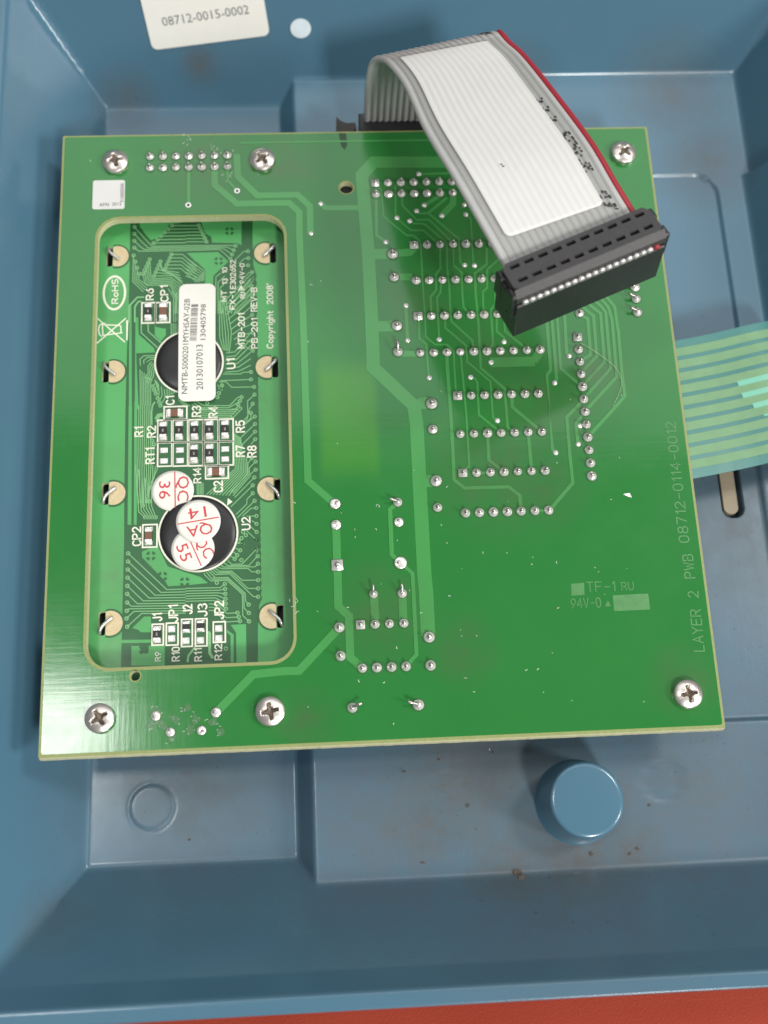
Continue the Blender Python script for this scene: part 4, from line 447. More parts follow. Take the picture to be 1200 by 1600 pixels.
# screw boss and the pillars under the board
V,F=lathe([(7.6,0),(7.2,.6),(6.55,8.9),(6.4,9.35),(6.1,9.55),(5.6,9.6),(2,9.62)],48)
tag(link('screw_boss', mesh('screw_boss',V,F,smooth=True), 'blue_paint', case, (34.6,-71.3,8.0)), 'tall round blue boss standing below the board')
V,F=lathe([(4.6,0),(4.2,.6),(3.6,13.2),(3.4,13.38)],24); pm=mesh('pillar',V,F,smooth=True)
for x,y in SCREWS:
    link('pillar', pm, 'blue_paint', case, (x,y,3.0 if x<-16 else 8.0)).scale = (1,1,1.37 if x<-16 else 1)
# tan strip lying in the slot
L=rrect(69.75,-17.6,72.6,2,1.3); V,F,mi=prism([L],-17.6,-15.7)
tag(link('backing_strip', mesh('backing_strip',V,F), 'tan_strip'), 'tan round-ended strip lying in the floor slot below the flat tail', 'strip')

# frame of the far sloping wall: local (x, s up the slope) -> world
sl=math.hypot(.62,1.0)
def wall_frame(P):
    out=P.copy(); t=P[:,1]; out[:,1]=84.6+t*.62/sl; out[:,2]=-15+t/sl
    n_=np.array([0,-1/sl,.62/sl]); out[:,1]+=P[:,2]*n_[1]; out[:,2]+=P[:,2]*n_[2]; return out
def on_wall(y): return (y-84.6)/.62*sl
lab_pts=[(-42.9,on_wall(88.1)),(-17.7,on_wall(89.6))]
A=np.array(lab_pts[0]);B=np.array(lab_pts[1]);d=(B-A);w_=np.linalg.norm(d);d/=w_;nn=np.array([-d[1],d[0]])
loc=[A+d*p[0]+nn*p[1] for p in rrect(0,0,w_,13.5,1.3)]
V,F,mi=prism([loc],.12,.22); V=[tuple(v) for v in wall_frame(np.array(V))]
wl=tag(link('case_label', mesh('case_label',V,F), 'sticker_paper', case), 'white paper part-number label on the far blue wall')
wl.location=(0,0,23*MM)
a=A+d*3.4+nn*4.6; b2=A+d*21.9+nn*4.9
lt=lettering('08712-0015-0002', a, b2, 1.9, .26, 'grey_ink', wl, wall_frame)
V,F,mi=prism([circle(-11.1,on_wall(90.3),2.2,24,2.0)],.1,.25); V=[tuple(v) for v in wall_frame(np.array(V))]
o=tag(link('wall_spot', mesh('wall_spot',V,F), 'white_spot', case), 'pale round spot on the far blue wall'); o.location=(0,0,23*MM)

# ================================================================== MAIN CIRCUIT BOARD
board = thing('circuit_board', 'large green circuit board, solder side up, with a rectangular window', 'circuit board', (0,0,0))
BW,BH=58.74,60.47
WX0,WX1,WY0,WY1=-51.3,-15.5,-45.75,41.6
hol=[circle(x,y,r,20) for x,y,r in HOLES]
V,F,mi=prism([rrect(-BW,-BH,BW,BH,.3,2),rrect(WX0,WY0,WX1,WY1,4.2,8)]+hol,-1.6,0)
link('laminate', mesh('laminate',V,F,mi), ['laminate_face','laminate'], board)
V=[];F=[]; nseg=160      # rough sheared edge on the near side
for i in range(nseg+1):
    x=-BW+.1+(2*BW-.2)*i/nseg; j_=random.uniform(-.10,.10)
    V+=[(x,-BH+.02,-.012),(x,-BH-.16+j_*.1,-.35),(x,-BH-.36+j_*.3,-1.3),(x,-BH-.28,-1.58),(x,-BH+.02,-1.59)]
for i in range(nseg):
    for k in range(4): q=i*5+k; F.append((q,q+1,q+6,q+5))
F+=[(4,3,2,1,0),tuple(nseg*5+k for k in range(5))]
link('sheared_edge', mesh('sheared_edge',V,F), 'laminate', board)
V,F,mi=prism([rrect(-BW+.42,-BH+.55,BW-.45,BH-.35,.4,2),rrect(WX0-.55,WY0-.6,WX1+.55,WY1+.55,4.7,8)]+[circle(x,y,r+.25,20) for x,y,r in HOLES],-.02,.035)
link('solder_mask', mesh('solder_mask',V,F), 'board_mask', board)
for i,(w_,pts) in enumerate(TRACES):
    V,F=strip(pts,w_,.03,.075+.0008*(i+1)); link('copper_trace', mesh('copper_trace',V,F), 'trace_mask', board)
for x,y,w_,h_ in ((-3,51,9,14),(35,21,24,6.6),(35,6,24,6.6),(41,-9,17,6.6),(41,-24,17,6.6),(4,-42,9.5,6.6)):   # hidden-side component bodies; first box added only to darken the hole above it
    link('body_or_hole_blocker', mesh('body_or_hole_blocker',*box(x-w_/2,y-h_/2,-5.6,x+w_/2,y+h_/2,-2.0,.2)), 'black_plastic', board)
# etched legend
for s,A,B,h in BTEXT+[BRU]: plotted(s,A,B,h,.075,'copper_legend',board,.62)
for q in BBOX:
    V,F,mi=prism([q],.03,.07); link('legend_block', mesh('legend_block',V,F), 'copper_legend', board)
V,F,mi=prism([BTRI],.03,.07); link('legend_mark', mesh('legend_mark',V,F), 'copper_legend', board)
# solder joints
def joint_mesh(kind):
    base=[(.80,-.09),(.78,.09),(.70,.20),(.54,.42),(.38,.62),(.30,.72)]
    if kind=='square':
        p=box(-.78,-.78,-.09,.78,.78,.13); q=lathe([(.70,.13),(.58,.32),(.40,.55),(.3,.68)],12); l=lathe([(.27,.55),(.27,1.05),(.18,1.2)],10); V,F=merge(p,q,l)
    elif kind=='flat':
        q=lathe([(.82,-.09),(.80,.09),(.72,.15),(.45,.24),(.30,.28)],16); l=tube([(.12,.05,.2),(.18,.12,.5),(.22,.25,.62)],.24,8); V,F=merge(q,l)
    elif kind.startswith('bent'):
        q=lathe(base,14); dx,dy={'bent_left':(-1,.25),'bent_right':(1,.35),'bent_up':(-.05,1)}[kind]
        l=tube([(0,0,.4),(dx*.25,dy*.25,.85),(dx*1.0,dy*1.0,1.15),(dx*1.45,dy*1.45,1.3)],.23,8); V,F=merge(q,l)
    else:
        q=lathe(base,14); l=lathe([(.28,.6),(.27,1.2),(.2,1.34)],10); V,F=merge(q,l)
    mi=[1 if (min(V[i][2] for i in f)>.5 or (kind=='flat' and min(V[i][2] for i in f)>.3)) else 0 for f in F]
    n=20; o_=len(V); rh=1.0 if kind!='square' else 1.12
    if kind=='square': V=V+[(-.88,-.88,.012),(.88,-.88,.012),(.88,.88,.012),(-.88,.88,.012)]; F=F+[(o_,o_+1,o_+2,o_+3)]
    else: V=V+[(.91*math.cos(2*math.pi*k/n),.91*math.sin(2*math.pi*k/n),.012) for k in range(n)]; F=F+[tuple(range(o_,o_+n))]
    return mesh('solder_joint',V,F,mi+[2],smooth=True)
JM={k:joint_mesh(k) for k in ('round','square','flat','bent_left','bent_right','bent_up')}
for x,y,k,s in JOINTS:
    o=link('solder_joint', JM[k], ['solder','lead','flux_halo'], board, (x,y,0.13))
    f=1.06*s*random.uniform(.94,1.06); o.scale=(f*random.uniform(.96,1.04),f,random.uniform(.75,1.2))
    if k in('round','flat'): o.rotation_euler=(random.uniform(-.02,.02),random.uniform(-.02,.02),random.uniform(0,6.28))
V,F=lathe([(.52,.03),(.5,.10),(.34,.20),(.12,.26)],12); vm=mesh('via',V,F,smooth=True)
V1=lathe([(.58,.03),(.56,.10),(.30,.11),(.27,.045)],16); vo=mesh('via',*V1); 
for x,y,k in VIAS:
    if k=='solid': link('via', vm, 'solder', board, (x,y,.03))
    else: link('via', vo, ['solder','hole_dark'], board, (x,y,.03)); vo.polygons[-1].material_index=1
# cross-recess pan screws
def screw_mesh():
    nr,na=26,72; V=[];F=[];R=2.45;rec=[];mi=[]
    prof=lambda r: 1.55*math.sqrt(max(0,1-(r/3.05)**2))-.55
    for i in range(nr+1):
        r=R*(i/nr)**.9
        for k in range(na):
            a=2*math.pi*k/na; x,y=r*math.cos(a),r*math.sin(a); z=prof(r)+.5
            arm=min(abs(x),abs(y)); ln=max(abs(x),abs(y)); hw=.34*(1-.12*ln)
            ins=max(0,min(1,(hw-arm)/.10+.5))*max(0,min(1,(1.42-ln)/.16+.5)); core=max(0,min(1,(.62-r)/.15+.5))
            z-=max(ins,core)*(1.35-.42*ln); V.append((x,y,z)); rec.append(max(ins,core)>.6)
    for i in range(nr):
        for k in range(na): j=(k+1)%na; F.append((i*na+k,(i+1)*na+k,(i+1)*na+j,i*na+j)); mi.append(int(sum(rec[q] for q in F[-1])>=3))
    o=len(V)
    for k in range(na):
        a=2*math.pi*k/na; V.append((R*math.cos(a)*1.0,R*math.sin(a),.0))
    for k in range(na): j=(k+1)%na; F.append((nr*na+k,o+k,o+j,nr*na+j)); mi.append(0)
    return mesh('screw',V,F,mi,smooth=True)
sm_=screw_mesh()
for i,((x,y),a) in enumerate(zip(SCREWS,(.25,.6,.75,.15,.2,.55))):
    s=link('screw', sm_, ['screw_metal','recess_grime'], board, (x,y,.05)); s.rotation_euler=(random.uniform(-.04,.04),random.uniform(-.04,.04),a); s.scale=(1.02,1.02,1.05)
# barcode-less remains of the small square sticker: only its lettering
cx=sum(p[0] for p in STICKER)/4; cy=sum(p[1] for p in STICKER)/4; w_=(STICKER[1][0]-STICKER[0][0]); h_=STICKER[0][1]-STICKER[3][1]
V,F,mi=prism([rrect(cx-w_/2,cy-h_/2,cx+w_/2,cy+h_/2,.4,3)],.04,.14); st=tag(link('sticker', mesh('sticker',V,F), 'paper', board), 'small white square sticker under the corner screw')
for s,A,B,h in STEXT: lettering(s,A,B,h,.16,'ink',st)
# flux residue and scuffs
for i,(x,y) in enumerate(FLUX):
    n=9; L=[(x+(.5+random.random()*.9)*math.cos(a*2*math.pi/n)*random.uniform(.4,1.2),y+(.5+random.random()*.9)*math.sin(a*2*math.pi/n)*random.uniform(.4,1.2)) for a in range(n)]
    V,F,mi=prism([L],.03,.16); link('flux_residue', mesh('flux_residue',V,F), 'flux', board)
V,F,mi=prism([[( -4.1,60.1),(-2.6,60.1),(-2.4,57.5),(-3.0,56.2),(-3.7,57.2)]],.03,.045); link('smudge', mesh('smudge',V,F), 'smudge', board)
V,F,mi=prism([[(45.3,-17.6),(46.6,-17.4),(46.9,-18.3),(46.3,-18.1)]],.03,.2); link('copper_fleck', mesh('copper_fleck',V,F), 'solder', board)
# dust and a hair lying on the board
V=[];F=[]
for i,(x,y) in enumerate(DUST):
    a=random.uniform(0,6.28); l=random.uniform(.10,.30); w_=random.uniform(.04,.07)
    if i>35: l*=.5
    pts=[(x,y),(x+l*math.cos(a),y+l*math.sin(a)),(x+l*1.8*math.cos(a+.6),y+l*1.8*math.sin(a+.6))]
    q=strip(pts,w_,.04,.09,.01); V,F=merge((V,F),q)
for fx,fy in FLUX+[(-34.3,59.6),(-34.2,58.8),(-29,57.4),(-28.4,56.8),(-26.5,50.5),(-15.0,-36.5),(-15.2,-35.8)]:
    for k in range(4):
        x=fx+random.uniform(-1.0,1.0); y=fy+random.uniform(-.8,.8); a=random.uniform(0,6.28); l=random.uniform(.15,.42); c_=random.uniform(-.9,.9)
        pts=[(x+l*t*math.cos(a+c_*t),y+l*t*math.sin(a+c_*t)) for t in (0,.5,1.0,1.5)]
        V,F=merge((V,F),strip(pts,random.uniform(.03,.06),.04,.10,.01))
tag(link('dust', mesh('dust',V,F), 'dust_white'), 'pale dust flecks lying on the green board', None, 'stuff')
hp=catmull([(x,y,.45 if 0<i<8 else .12) for i,(x,y) in enumerate(HAIR)],6)
V,F=tube(hp,.035,6); tag(link('hair', mesh('hair',V,F,smooth=True), 'hair'), 'thin pale fibre curling over the traces beside the vertical pin row', 'fibre')

# ================================================================== DISPLAY MODULE (behind the window)
ZL=-4.5
lcd = thing('display_module', 'smaller green display module seen through the window of the large board', 'display module', (0,0,ZL))
def Lz(z): return z       # heights above the module face
LX0,LX1,LY0,LY1=-52.35,-11.0,-53,49
slots=[]
for x,y,s in TABS:
    sx0=x+s*1.45; slots.append(rrect(sx0-.6,y-2.15,sx0+.6,y+2.15,.4,3))
V,F,mi=prism([rrect(LX0,LY0,LX1,LY1,.5,2)]+slots,-1.2,0); link('module_laminate', mesh('module_laminate',V,F,mi), ['module_mask','laminate'], lcd)
V,F=box(LX0-.3,LY0-1,-6.5,LX1+2,LY1+1,-2.4); link('bezel', mesh('bezel',V,F), 'bezel_black', lcd)
for i,q in enumerate(POURS):
    V,F,mi=prism([q]+([slots[:4],slots[4:]][i] if i<2 else []),-.01,.03+.0012*i); link('copper_pour', mesh('copper_pour',V,F), 'module_copper', lcd)
V=[];F=[]
for fi,(w_,pts) in enumerate(FINE):
    pts=[p for i,p in enumerate(pts) if i==0 or (abs(p[0]-pts[i-1][0])+abs(p[1]-pts[i-1][1]))>.02]
    if len(pts)<2: continue
    v,f=strip(pts,w_,0,.052+.0002*fi,.01); o_=len(V); V+=v; F+=[tuple(i+o_ for i in q) for q in f]
for x,y in LVIAS:
    n=12
    for r,z in ((.40,.0),(.38,.115),(.20,.115),(.19,.03)):
        V+=[(x+r*math.cos(2*math.pi*k/n),y+r*math.sin(2*math.pi*k/n),z) for k in range(n)]
    o_=len(V)-4*n
    for t in range(3):
        for k in range(n): j=(k+1)%n; F.append((o_+t*n+k,o_+t*n+j,o_+(t+1)*n+j,o_+(t+1)*n+k))
tag(link('fine_traces', mesh('fine_traces',V,F), 'module_trace', lcd), None, None, 'stuff')
V=[];F=[]
for x,y in THERM:
    for k in range(4):
        a0=k*math.pi/2+.35; L=[(x+r*math.cos(a),y+r*math.sin(a)) for r,a in ((.45,a0),(.95,a0-.05),(.95,a0+.45),(.95,a0+.92),(.45,a0+.85))]
        v,f,_=prism([L],.02,.062); V,F=merge((V,F),(v,f))
tag(link('thermal_reliefs', mesh('thermal_reliefs',V,F), 'module_mask', lcd), None, None, 'stuff')
# soldered bezel tabs
for i,(x,y,s) in enumerate(TABS):
    R=2.25; slot_x=x+s*.75
    L=[(x+ -s*R*math.cos(a),y+R*math.sin(a)) for a in np.linspace(-1.95,1.95,26)]
    L=[(px_ if (px_-slot_x)*s<0 else slot_x,py_) for px_,py_ in L]
    ring=[(x-s*(R+.35)*math.cos(a),y+(R+.35)*math.sin(a)) for a in np.linspace(-1.9,1.9,26)]; ring=[(px_ if (px_-slot_x)*s<0 else slot_x,py_) for px_,py_ in ring]
    V,F,mi=prism([ring],.0,.12); link('clearance_ring', mesh('clearance_ring',V,F), 'module_mask', lcd)
    V,F,mi=prism([L],.02,.16); pad=link('tab_pad', mesh('tab_pad',V,F), 'gold_pad', lcd)
    up=1 if i%4<2 else -1      # upper tabs twist one way, lower ones the other
    tx_=x+s*1.5
    path=catmull([(tx_+s*.35,y+up*1.9,-1.6),(tx_+s*.25,y+up*1.6,.3),(tx_-s*.2,y+up*.7,.75),(tx_-s*1.1,y-up*.2,.75),(tx_-s*2.0,y-up*.8 if up>0 else y-up*1.0,.45)],5)
    v,f=tube([tuple(p) for p in path],.31,8)
    me=mesh('bezel_tab',v,f,smooth=True)
    link('bezel_tab', me, 'tab_metal', lcd)
# silkscreen
for q in SILKBOX:
    x0,x1=sorted((q[0][0],q[1][0])); y0,y1=sorted((q[0][1],q[2][1])); t_=.14
    V,F,mi=prism([[(x0-t_,y0-t_),(x1+t_,y0-t_),(x1+t_,y1+t_),(x0-t_,y1+t_)],[(x0+t_,y0+t_),(x1-t_,y0+t_),(x1-t_,y1-t_),(x0+t_,y1-t_)]],.0,.118)
    link('silk_frame', mesh('silk_frame',V,F), 'silk', lcd)
for s,A,B,h in LTEXT: plotted(s,A,B,h,.125,'silk',lcd,.98)
for q in LTRI:
    V,F,mi=prism([q],0,.06); link('silk_mark', mesh('silk_mark',V,F), 'silk', lcd)
rx,ry,rr0=ROHS
V,F,mi=prism([circle(rx,ry,rr0+.05,40,ROHSH+.05),circle(rx,ry,rr0-.38,40,ROHSH-.4)],0,.06); link('silk_oval', mesh('silk_oval',V,F), 'silk', lcd)
V=[];F=[]
for q in BIN: V,F=merge((V,F),strip(q,.24,.0,.055+.004*len(V)/40,.01))
b0=prism([BINBAR],0,.06); V,F=merge((V,F),(b0[0],b0[1])); link('silk_bin_symbol', mesh('silk_bin_symbol',V,F), 'silk', lcd)
# chip-on-board blobs
blobs=[]
for x,y,r in BLOBS:
    V,F,mi=prism([circle(x,y,r+.05,56),circle(x,y,r-.30,56)],0,.13); link('silk_circle', mesh('silk_circle',V,F), 'silk', lcd)
    prof=[(r-.25,.0)]+[((r-.25)*math.cos(a),0.82*math.sin(a)**.8) for a in np.linspace(.12,1.5,12)]
    V,F=lathe(prof,48); blobs.append(tag(link('chip_blob', mesh('chip_blob',V,F,smooth=True), 'epoxy', lcd, (x,y,.03)), 'glossy black epoxy blob over a chip'))
# surface-mount parts
for kind,(x,y),w_,h_ in SMD:
    if kind=='pad':
        V,F=lathe([(.5,.0),(.5,.06),(.38,.16),(.1,.2)],4); V=[((vx-vy)*w_*.98,(vx+vy)*h_*.98,vz) for vx,vy,vz in V]
        V=[(vx*1.0,vy*1.0,vz) for vx,vy,vz in V]; link('solder_pad', mesh('solder_pad',V,F), 'solder', lcd, (x,y,0.0)); continue
    flat = kind.endswith('flat'); lx,ly=(w_,h_) if not flat else (h_,w_)
    body=box(-lx*.42,-ly*.22,.06,lx*.42,ly*.22,.55,.05); name='capacitor' if 'cap' in kind else 'resistor'
    c=link(name, mesh(name,*body), 'capacitor_body' if 'cap' in kind else 'resistor_body', lcd, (x,y,0), (0,0,math.pi/2 if flat else 0))
    for s in (-1,1):
        v,f=box(-lx*.43,s*ly*.30-ly*.095,.05,lx*.43,s*ly*.30+ly*.095,.57,.05)
        q=lathe([(.5,.0),(.48,.14),(.36,.34),(.2,.40)],4); q=([((vx-vy)*lx*1.0,s*ly*.40+(vx+vy)*ly*.24,vz) for vx,vy,vz in q[0]],q[1])
        link('end_cap', mesh('end_cap',*merge((v,f),q)), 'solder', c)
    if name=='resistor' and ly>3:
        link('value_print', mesh('value_print',*merge(*[box(-.14,-.26+.2*k,.55,.16,-.20+.2*k,.558) for k in range(3)])), 'silk', c)
# stickers over the blobs
def draped(loop_pts, zfun, name, label):
    V,F,mi=prism([loop_pts],0,.09); return V,F
cx=sum(p[0] for p in LABEL)/4; cy=sum(p[1] for p in LABEL)/4
w_=((LABEL[1][0]-LABEL[0][0])+(LABEL[2][0]-LABEL[3][0]))/2; h_=((LABEL[0][1]-LABEL[3][1])+(LABEL[1][1]-LABEL[2][1]))/2
def lab_z(y):      # the label is carried by the blob and droops to the board at both ends
    d=abs(y-BLOBS[0][1]); return .95-.009*max(0,d-3.0)**1.6
nyy=24; V=[];F=[]
rc=1.35
YS=sorted(set([cy-h_/2+rc*(1-math.cos(a)) for a in np.linspace(0,math.pi/2,7)]+[cy+h_/2-rc*(1-math.cos(a)) for a in np.linspace(0,math.pi/2,7)]+list(np.linspace(cy-h_/2+rc,cy+h_/2-rc,18)[1:-1]))); nyy=len(YS)-1
for i in range(nyy+1):
    y=YS[i]; e=min(y-(cy-h_/2),(cy+h_/2)-y); ins=rc-math.sqrt(max(0,rc*rc-(rc-min(e,rc))**2)) if e<rc else 0
    for x in (cx-w_/2+ins,cx+w_/2-ins): V.append((x,y,lab_z(y)));
    for x in (cx-w_/2+ins,cx+w_/2-ins): V.append((x,y,lab_z(y)-.1))
for i in range(nyy):
    a=i*4; F+=[(a,a+1,a+5,a+4),(a+2,a+6,a+7,a+3),(a,a+4,a+6,a+2),(a+1,a+3,a+7,a+5)]
lab=tag(link('barcode_label', mesh('barcode_label',V,F,smooth=False), 'sticker_paper', lcd), 'long white barcode label across the upper black blob')
def lab_frame(P):
    out=P.copy(); out[:,2]=[lab_z(y)+.02 for y in P[:,1]]; return out
for s,A,B,h in LABTEXT: lettering(s,A,B,h,0,'ink',lab,lab_frame)
V=[];F=[]; (ax,ay),(bx2,by2)=BARCODE[0],BARCODE[1]; t=0.0
cw=(BARCODE[3][0]-BARCODE[0][0])
while t<.985:
    bwid=random.choice((.008,.008,.014,.022)); y0=ay+(by2-ay)*t; y1=ay+(by2-ay)*min(1,t+bwid)
    x0=ax+(bx2-ax)*t; V+= [(x0,y0,lab_z(y0)+.02),(x0+cw,y0,lab_z(y0)+.02),(x0+cw,y1,lab_z(y1)+.02),(x0,y1,lab_z(y1)+.02)]; n=len(V); F.append((n-4,n-3,n-2,n-1))
    t+=bwid+random.choice((.009,.012,.02,.03))
link('barcode', mesh('barcode',V,F), 'ink', lab)
QZ=(.8,1.08,.98)
QTILT=((0,0),(0,0),(0,0))
for k,(x,y,r) in enumerate(QC):
    z=QZ[k]
    def qf(P,z=z,x=x,y=y,k=k):
        out=P.copy()
        if k==0: out[:,2]=P[:,2]+.18+.45*np.clip((P[:,0]-x+r)/(2*r),0,1)**1.5*np.clip(1-(P[:,1]-y+r)/(2*r)*.8,0,1)
        elif k==1: out[:,2]=P[:,2]+z
        else: out[:,2]=P[:,2]+z-.06-.018*np.clip(y-P[:,1],0,9)**1.4
        return out
    # triangulated disc
    Vd=[(x,y,0)];Fd=[]
    rings=6;na=40
    for i in range(1,rings+1): Vd+=[(x+r*i/rings*math.cos(2*math.pi*a/na),y+r*i/rings*math.sin(2*math.pi*a/na),0) for a in range(na)]
    for a in range(na): Fd.append((0,1+a,1+(a+1)%na))
    for i in range(rings-1):
        for a in range(na): j_=(a+1)%na; Fd.append((1+i*na+a,1+(i+1)*na+a,1+(i+1)*na+j_,1+i*na+j_))
    Vd=[tuple(v) for v in qf(np.array(Vd,float))]
    lbl=('round white inspection sticker with red QC over 36','round white inspection sticker with red QA over 14','round white inspection sticker with red QC over 55')[k]
    o=tag(link('inspection_sticker', mesh('inspection_sticker',Vd,Fd,smooth=True), 'sticker_paper', lcd), lbl)
    o.modifiers.new('thickness','SOLIDIFY').thickness=.06*MM
    for s,A,B,h in QCTEXT[k]: lettering(s,A,B,h,.05,'red_ink',o,qf)
    Ln=strip([tuple(np.array(QCLINE[k][0])*(1-t)+np.array(QCLINE[k][1])*t) for t in np.linspace(0.03,.97,14)],.2,0,.05,0)
    link('rule', mesh('rule',[tuple(v) for v in qf(np.array(Ln[0]))],Ln[1]), 'red_ink', o)

# ================================================================== RIBBON CABLE WITH SOCKET CONNECTOR
cable = thing('ribbon_cable', 'grey ribbon cable with red edge wire and black socket arching over the board', 'cable', (14,64.5,-9))
SEC=[((1.2,64.3,-9),(26.6,64.3,-9)),((1.2,64.6,-2),(26.6,64.7,-2)),((1.2,64.8,6),(26.6,65.2,8)),((1.5,64.9,12.5),(26.5,66.0,16.5)),((2.3,64.6,15.8),(26.3,66.2,20.5)),((3.6,62.8,18.4),(26.4,65.0,22.6)),((5.1,59.2,21.2),(27.6,62.0,23.6)),
     ((7.4,52.4,24),(30.0,57.6,25)),((9.9,40.6,28),(33.9,47.0,28.5)),((13.7,28.9,31.5),(38.3,34.9,31.8)),((17.4,19.0,33),(41.2,26.2,33)),((20.8,10.9,33.2),(43.6,20.4,33.2)),((22.0,8.0,33.2),(44.8,17.5,33.2))]
Lp=catmull([s[0] for s in SEC],7); Rp=catmull([s[1] for s in SEC],7); NS=len(Lp)
NW=20
o0=np.array((14,64.5,-9.0))
nrm=[]
for i in range(NS):
    t=(Lp[min(i+1,NS-1)]+Rp[min(i+1,NS-1)]-Lp[max(i-1,0)]-Rp[max(i-1,0)]); a=Rp[i]-Lp[i]; n_=np.cross(a,t); n_/=np.linalg.norm(n_); nrm.append(n_)
if nrm[-8][2]<0: nrm=[-n for n in nrm]
def rp(i,v,h=0.0): return Lp[i]+(Rp[i]-Lp[i])*v+nrm[i]*h
for k in range(NW):
    path=[rp(i,(k+.5)/NW)-o0 for i in range(NS)]
    V,F=tube(path,.63,10)
    o=link('wire', mesh('wire',V,F,smooth=True), 'wire_red' if k==NW-1 else 'wire_grey', cable)
    if k==NW-1: o['label']='red edge wire'
V=[];F=[]     # thin web that joins the wires
for i in range(NS): V+=[tuple(rp(i,.02,.40)-o0),tuple(rp(i,.955,.40)-o0),tuple(rp(i,.955,-.40)-o0),tuple(rp(i,.02,-.40)-o0)]
for i in range(NS-1):
    for k in range(4): j_=(k+1)%4; F.append((i*4+k,i*4+j_,i*4+4+j_,i*4+4+k))
link('web', mesh('web',V,F), 'wire_grey', cable)
# paper label following the wires
def sample(s):
    i=min(int(s),NS-2); f=s-i; return i,f
def rps(s,v,h):
    i,f=sample(s); return rp(i,v,h)*(1-f)+rp(i+1,v,h)*f
s0,s1=7*5.75,7*10.42; v0,v1=.11,.82; NU,NV=60,120
V=[];F=[]
def lab_h(v): return .70+.035*math.cos((v*NW-.5)*2*math.pi)
for a in range(NU+1):
    for b3 in range(NV+1):
        v=v0+(v1-v0)*b3/NV; fr=b3/NV
        s=s0+(s1-s0)*a/NU
        edge=min(fr,1-fr)*(v1-v0)*25.4; rc=1.2     # rounded corners
        ins=rc-math.sqrt(max(0,rc*rc-(rc-min(edge,rc))**2)); per=(s1-s0)/52.0
        s=min(max(s,s0+ins*per),s1-ins*per)
        V.append(tuple(rps(s,v,lab_h(v))-o0))
for a in range(NU):
    for b3 in range(NV): q=a*(NV+1)+b3; F.append((q,q+1,q+NV+2,q+NV+1))
o=tag(link('cable_label', mesh('cable_label',V,F,smooth=True), 'paper', cable), 'blank white paper label wrapped along the ribbon'); o.modifiers.new('thickness','SOLIDIFY').thickness=.08*MM
tv=[];tf=[]      # clear tape margin round the label
for a in range(NU+1):
    for b3 in range(NV+1):
        tv.append(tuple(rps(s0-1.2+(7*11.2-s0+1.2)*a/NU,.055+.87*b3/NV,.66+.05*math.cos(((.055+.87*b3/NV)*NW-.5)*2*math.pi))-o0))
for a in range(NU):
    for b3 in range(NV): q=a*(NV+1)+b3; tf.append((q,q+1,q+NV+2,q+NV+1))
link('clear_tape', mesh('clear_tape',tv,tf,smooth=True), 'clear_tape', cable)
# dot-matrix print on the wires
V=[];F=[]
def mark(s,v,ls,wv):
    p=[rps(s-ls,v-wv,.66)-o0,rps(s+ls,v-wv,.66)-o0,rps(s+ls,v+wv,.66)-o0,rps(s-ls,v+wv,.66)-o0]; q=[rps(s-ls,v-wv,.76)-o0,rps(s+ls,v-wv,.76)-o0,rps(s+ls,v+wv,.76)-o0,rps(s-ls,v+wv,.76)-o0]
    n=len(V); V.extend([tuple(x) for x in p+q]); F.extend([(n+4,n+5,n+6,n+7),(n,n+1,n+5,n+4),(n+1,n+2,n+6,n+5),(n+2,n+3,n+7,n+6),(n+3,n,n+4,n+7)])
rr1=random.Random(8)
for c0 in (56.5,57.8,59.2): 
    for q in ((-.2,.822),(.1,.836),(.15,.850),(-.25,.862),(.2,.845)): mark(c0+q[0],q[1],.09,.006)
for k in range(44): mark(61.0+rr1.random()*6.2,.825+rr1.choice((0,.016,.032,.05)),rr1.uniform(.06,.16),.006)
for k in range(26): mark(70.5+rr1.random()*4.2,.825+rr1.choice((0,.016,.032,.05,.06)),rr1.uniform(.08,.2),.007)
for k in range(20): mark(34.0+rr1.random()*2.6,.80+rr1.random()*.10,rr1.uniform(.08,.2),.006)
tag(link('wire_print', mesh('wire_print',V,F), 'ink', cable), None, None, 'stuff')
V=[];F=[]
mark(63.2,.33,.12,.010); mark(63.5,.338,.09,.008)
V=[tuple(np.array(v)+nrm[63]*.05) for v in V]; tag(link('speck', mesh('speck',V,F), 'crumb', cable), 'small brown speck on the white label')
# socket
cc=(np.array(SEC[-2][0])+np.array(SEC[-2][1]))/2
Ld=(np.array(SEC[-2][1])-np.array(SEC[-2][0])); Ld/=np.linalg.norm(Ld); Fd0=np.array((Ld[1],-Ld[0],0)); Ud0=np.array((0,0,1.0)); th=math.radians(9)
Fd=Fd0*math.cos(th)+Ud0*math.sin(th); Ud=Ud0*math.cos(th)-Fd0*math.sin(th)
def cf(P): P=np.asarray(P,float); return [tuple(q) for q in (cc-o0)+P[:,0:1]*Ld+P[:,1:2]*(-Fd)+P[:,2:3]*Ud]
def cl(name,V,F,mat,parent=None,label=None,smooth=False):
    o=link(name, mesh(name,cf(V),F,smooth=smooth), mat, parent or cable)
    if label: o['label']=label
    return o
HL=13.7
V,F=box(-HL,-7.1,-9.2,HL,-.35,-.75,.25); body=cl('socket_body',V,F,'black_plastic',None,'black ribbon-cable socket')
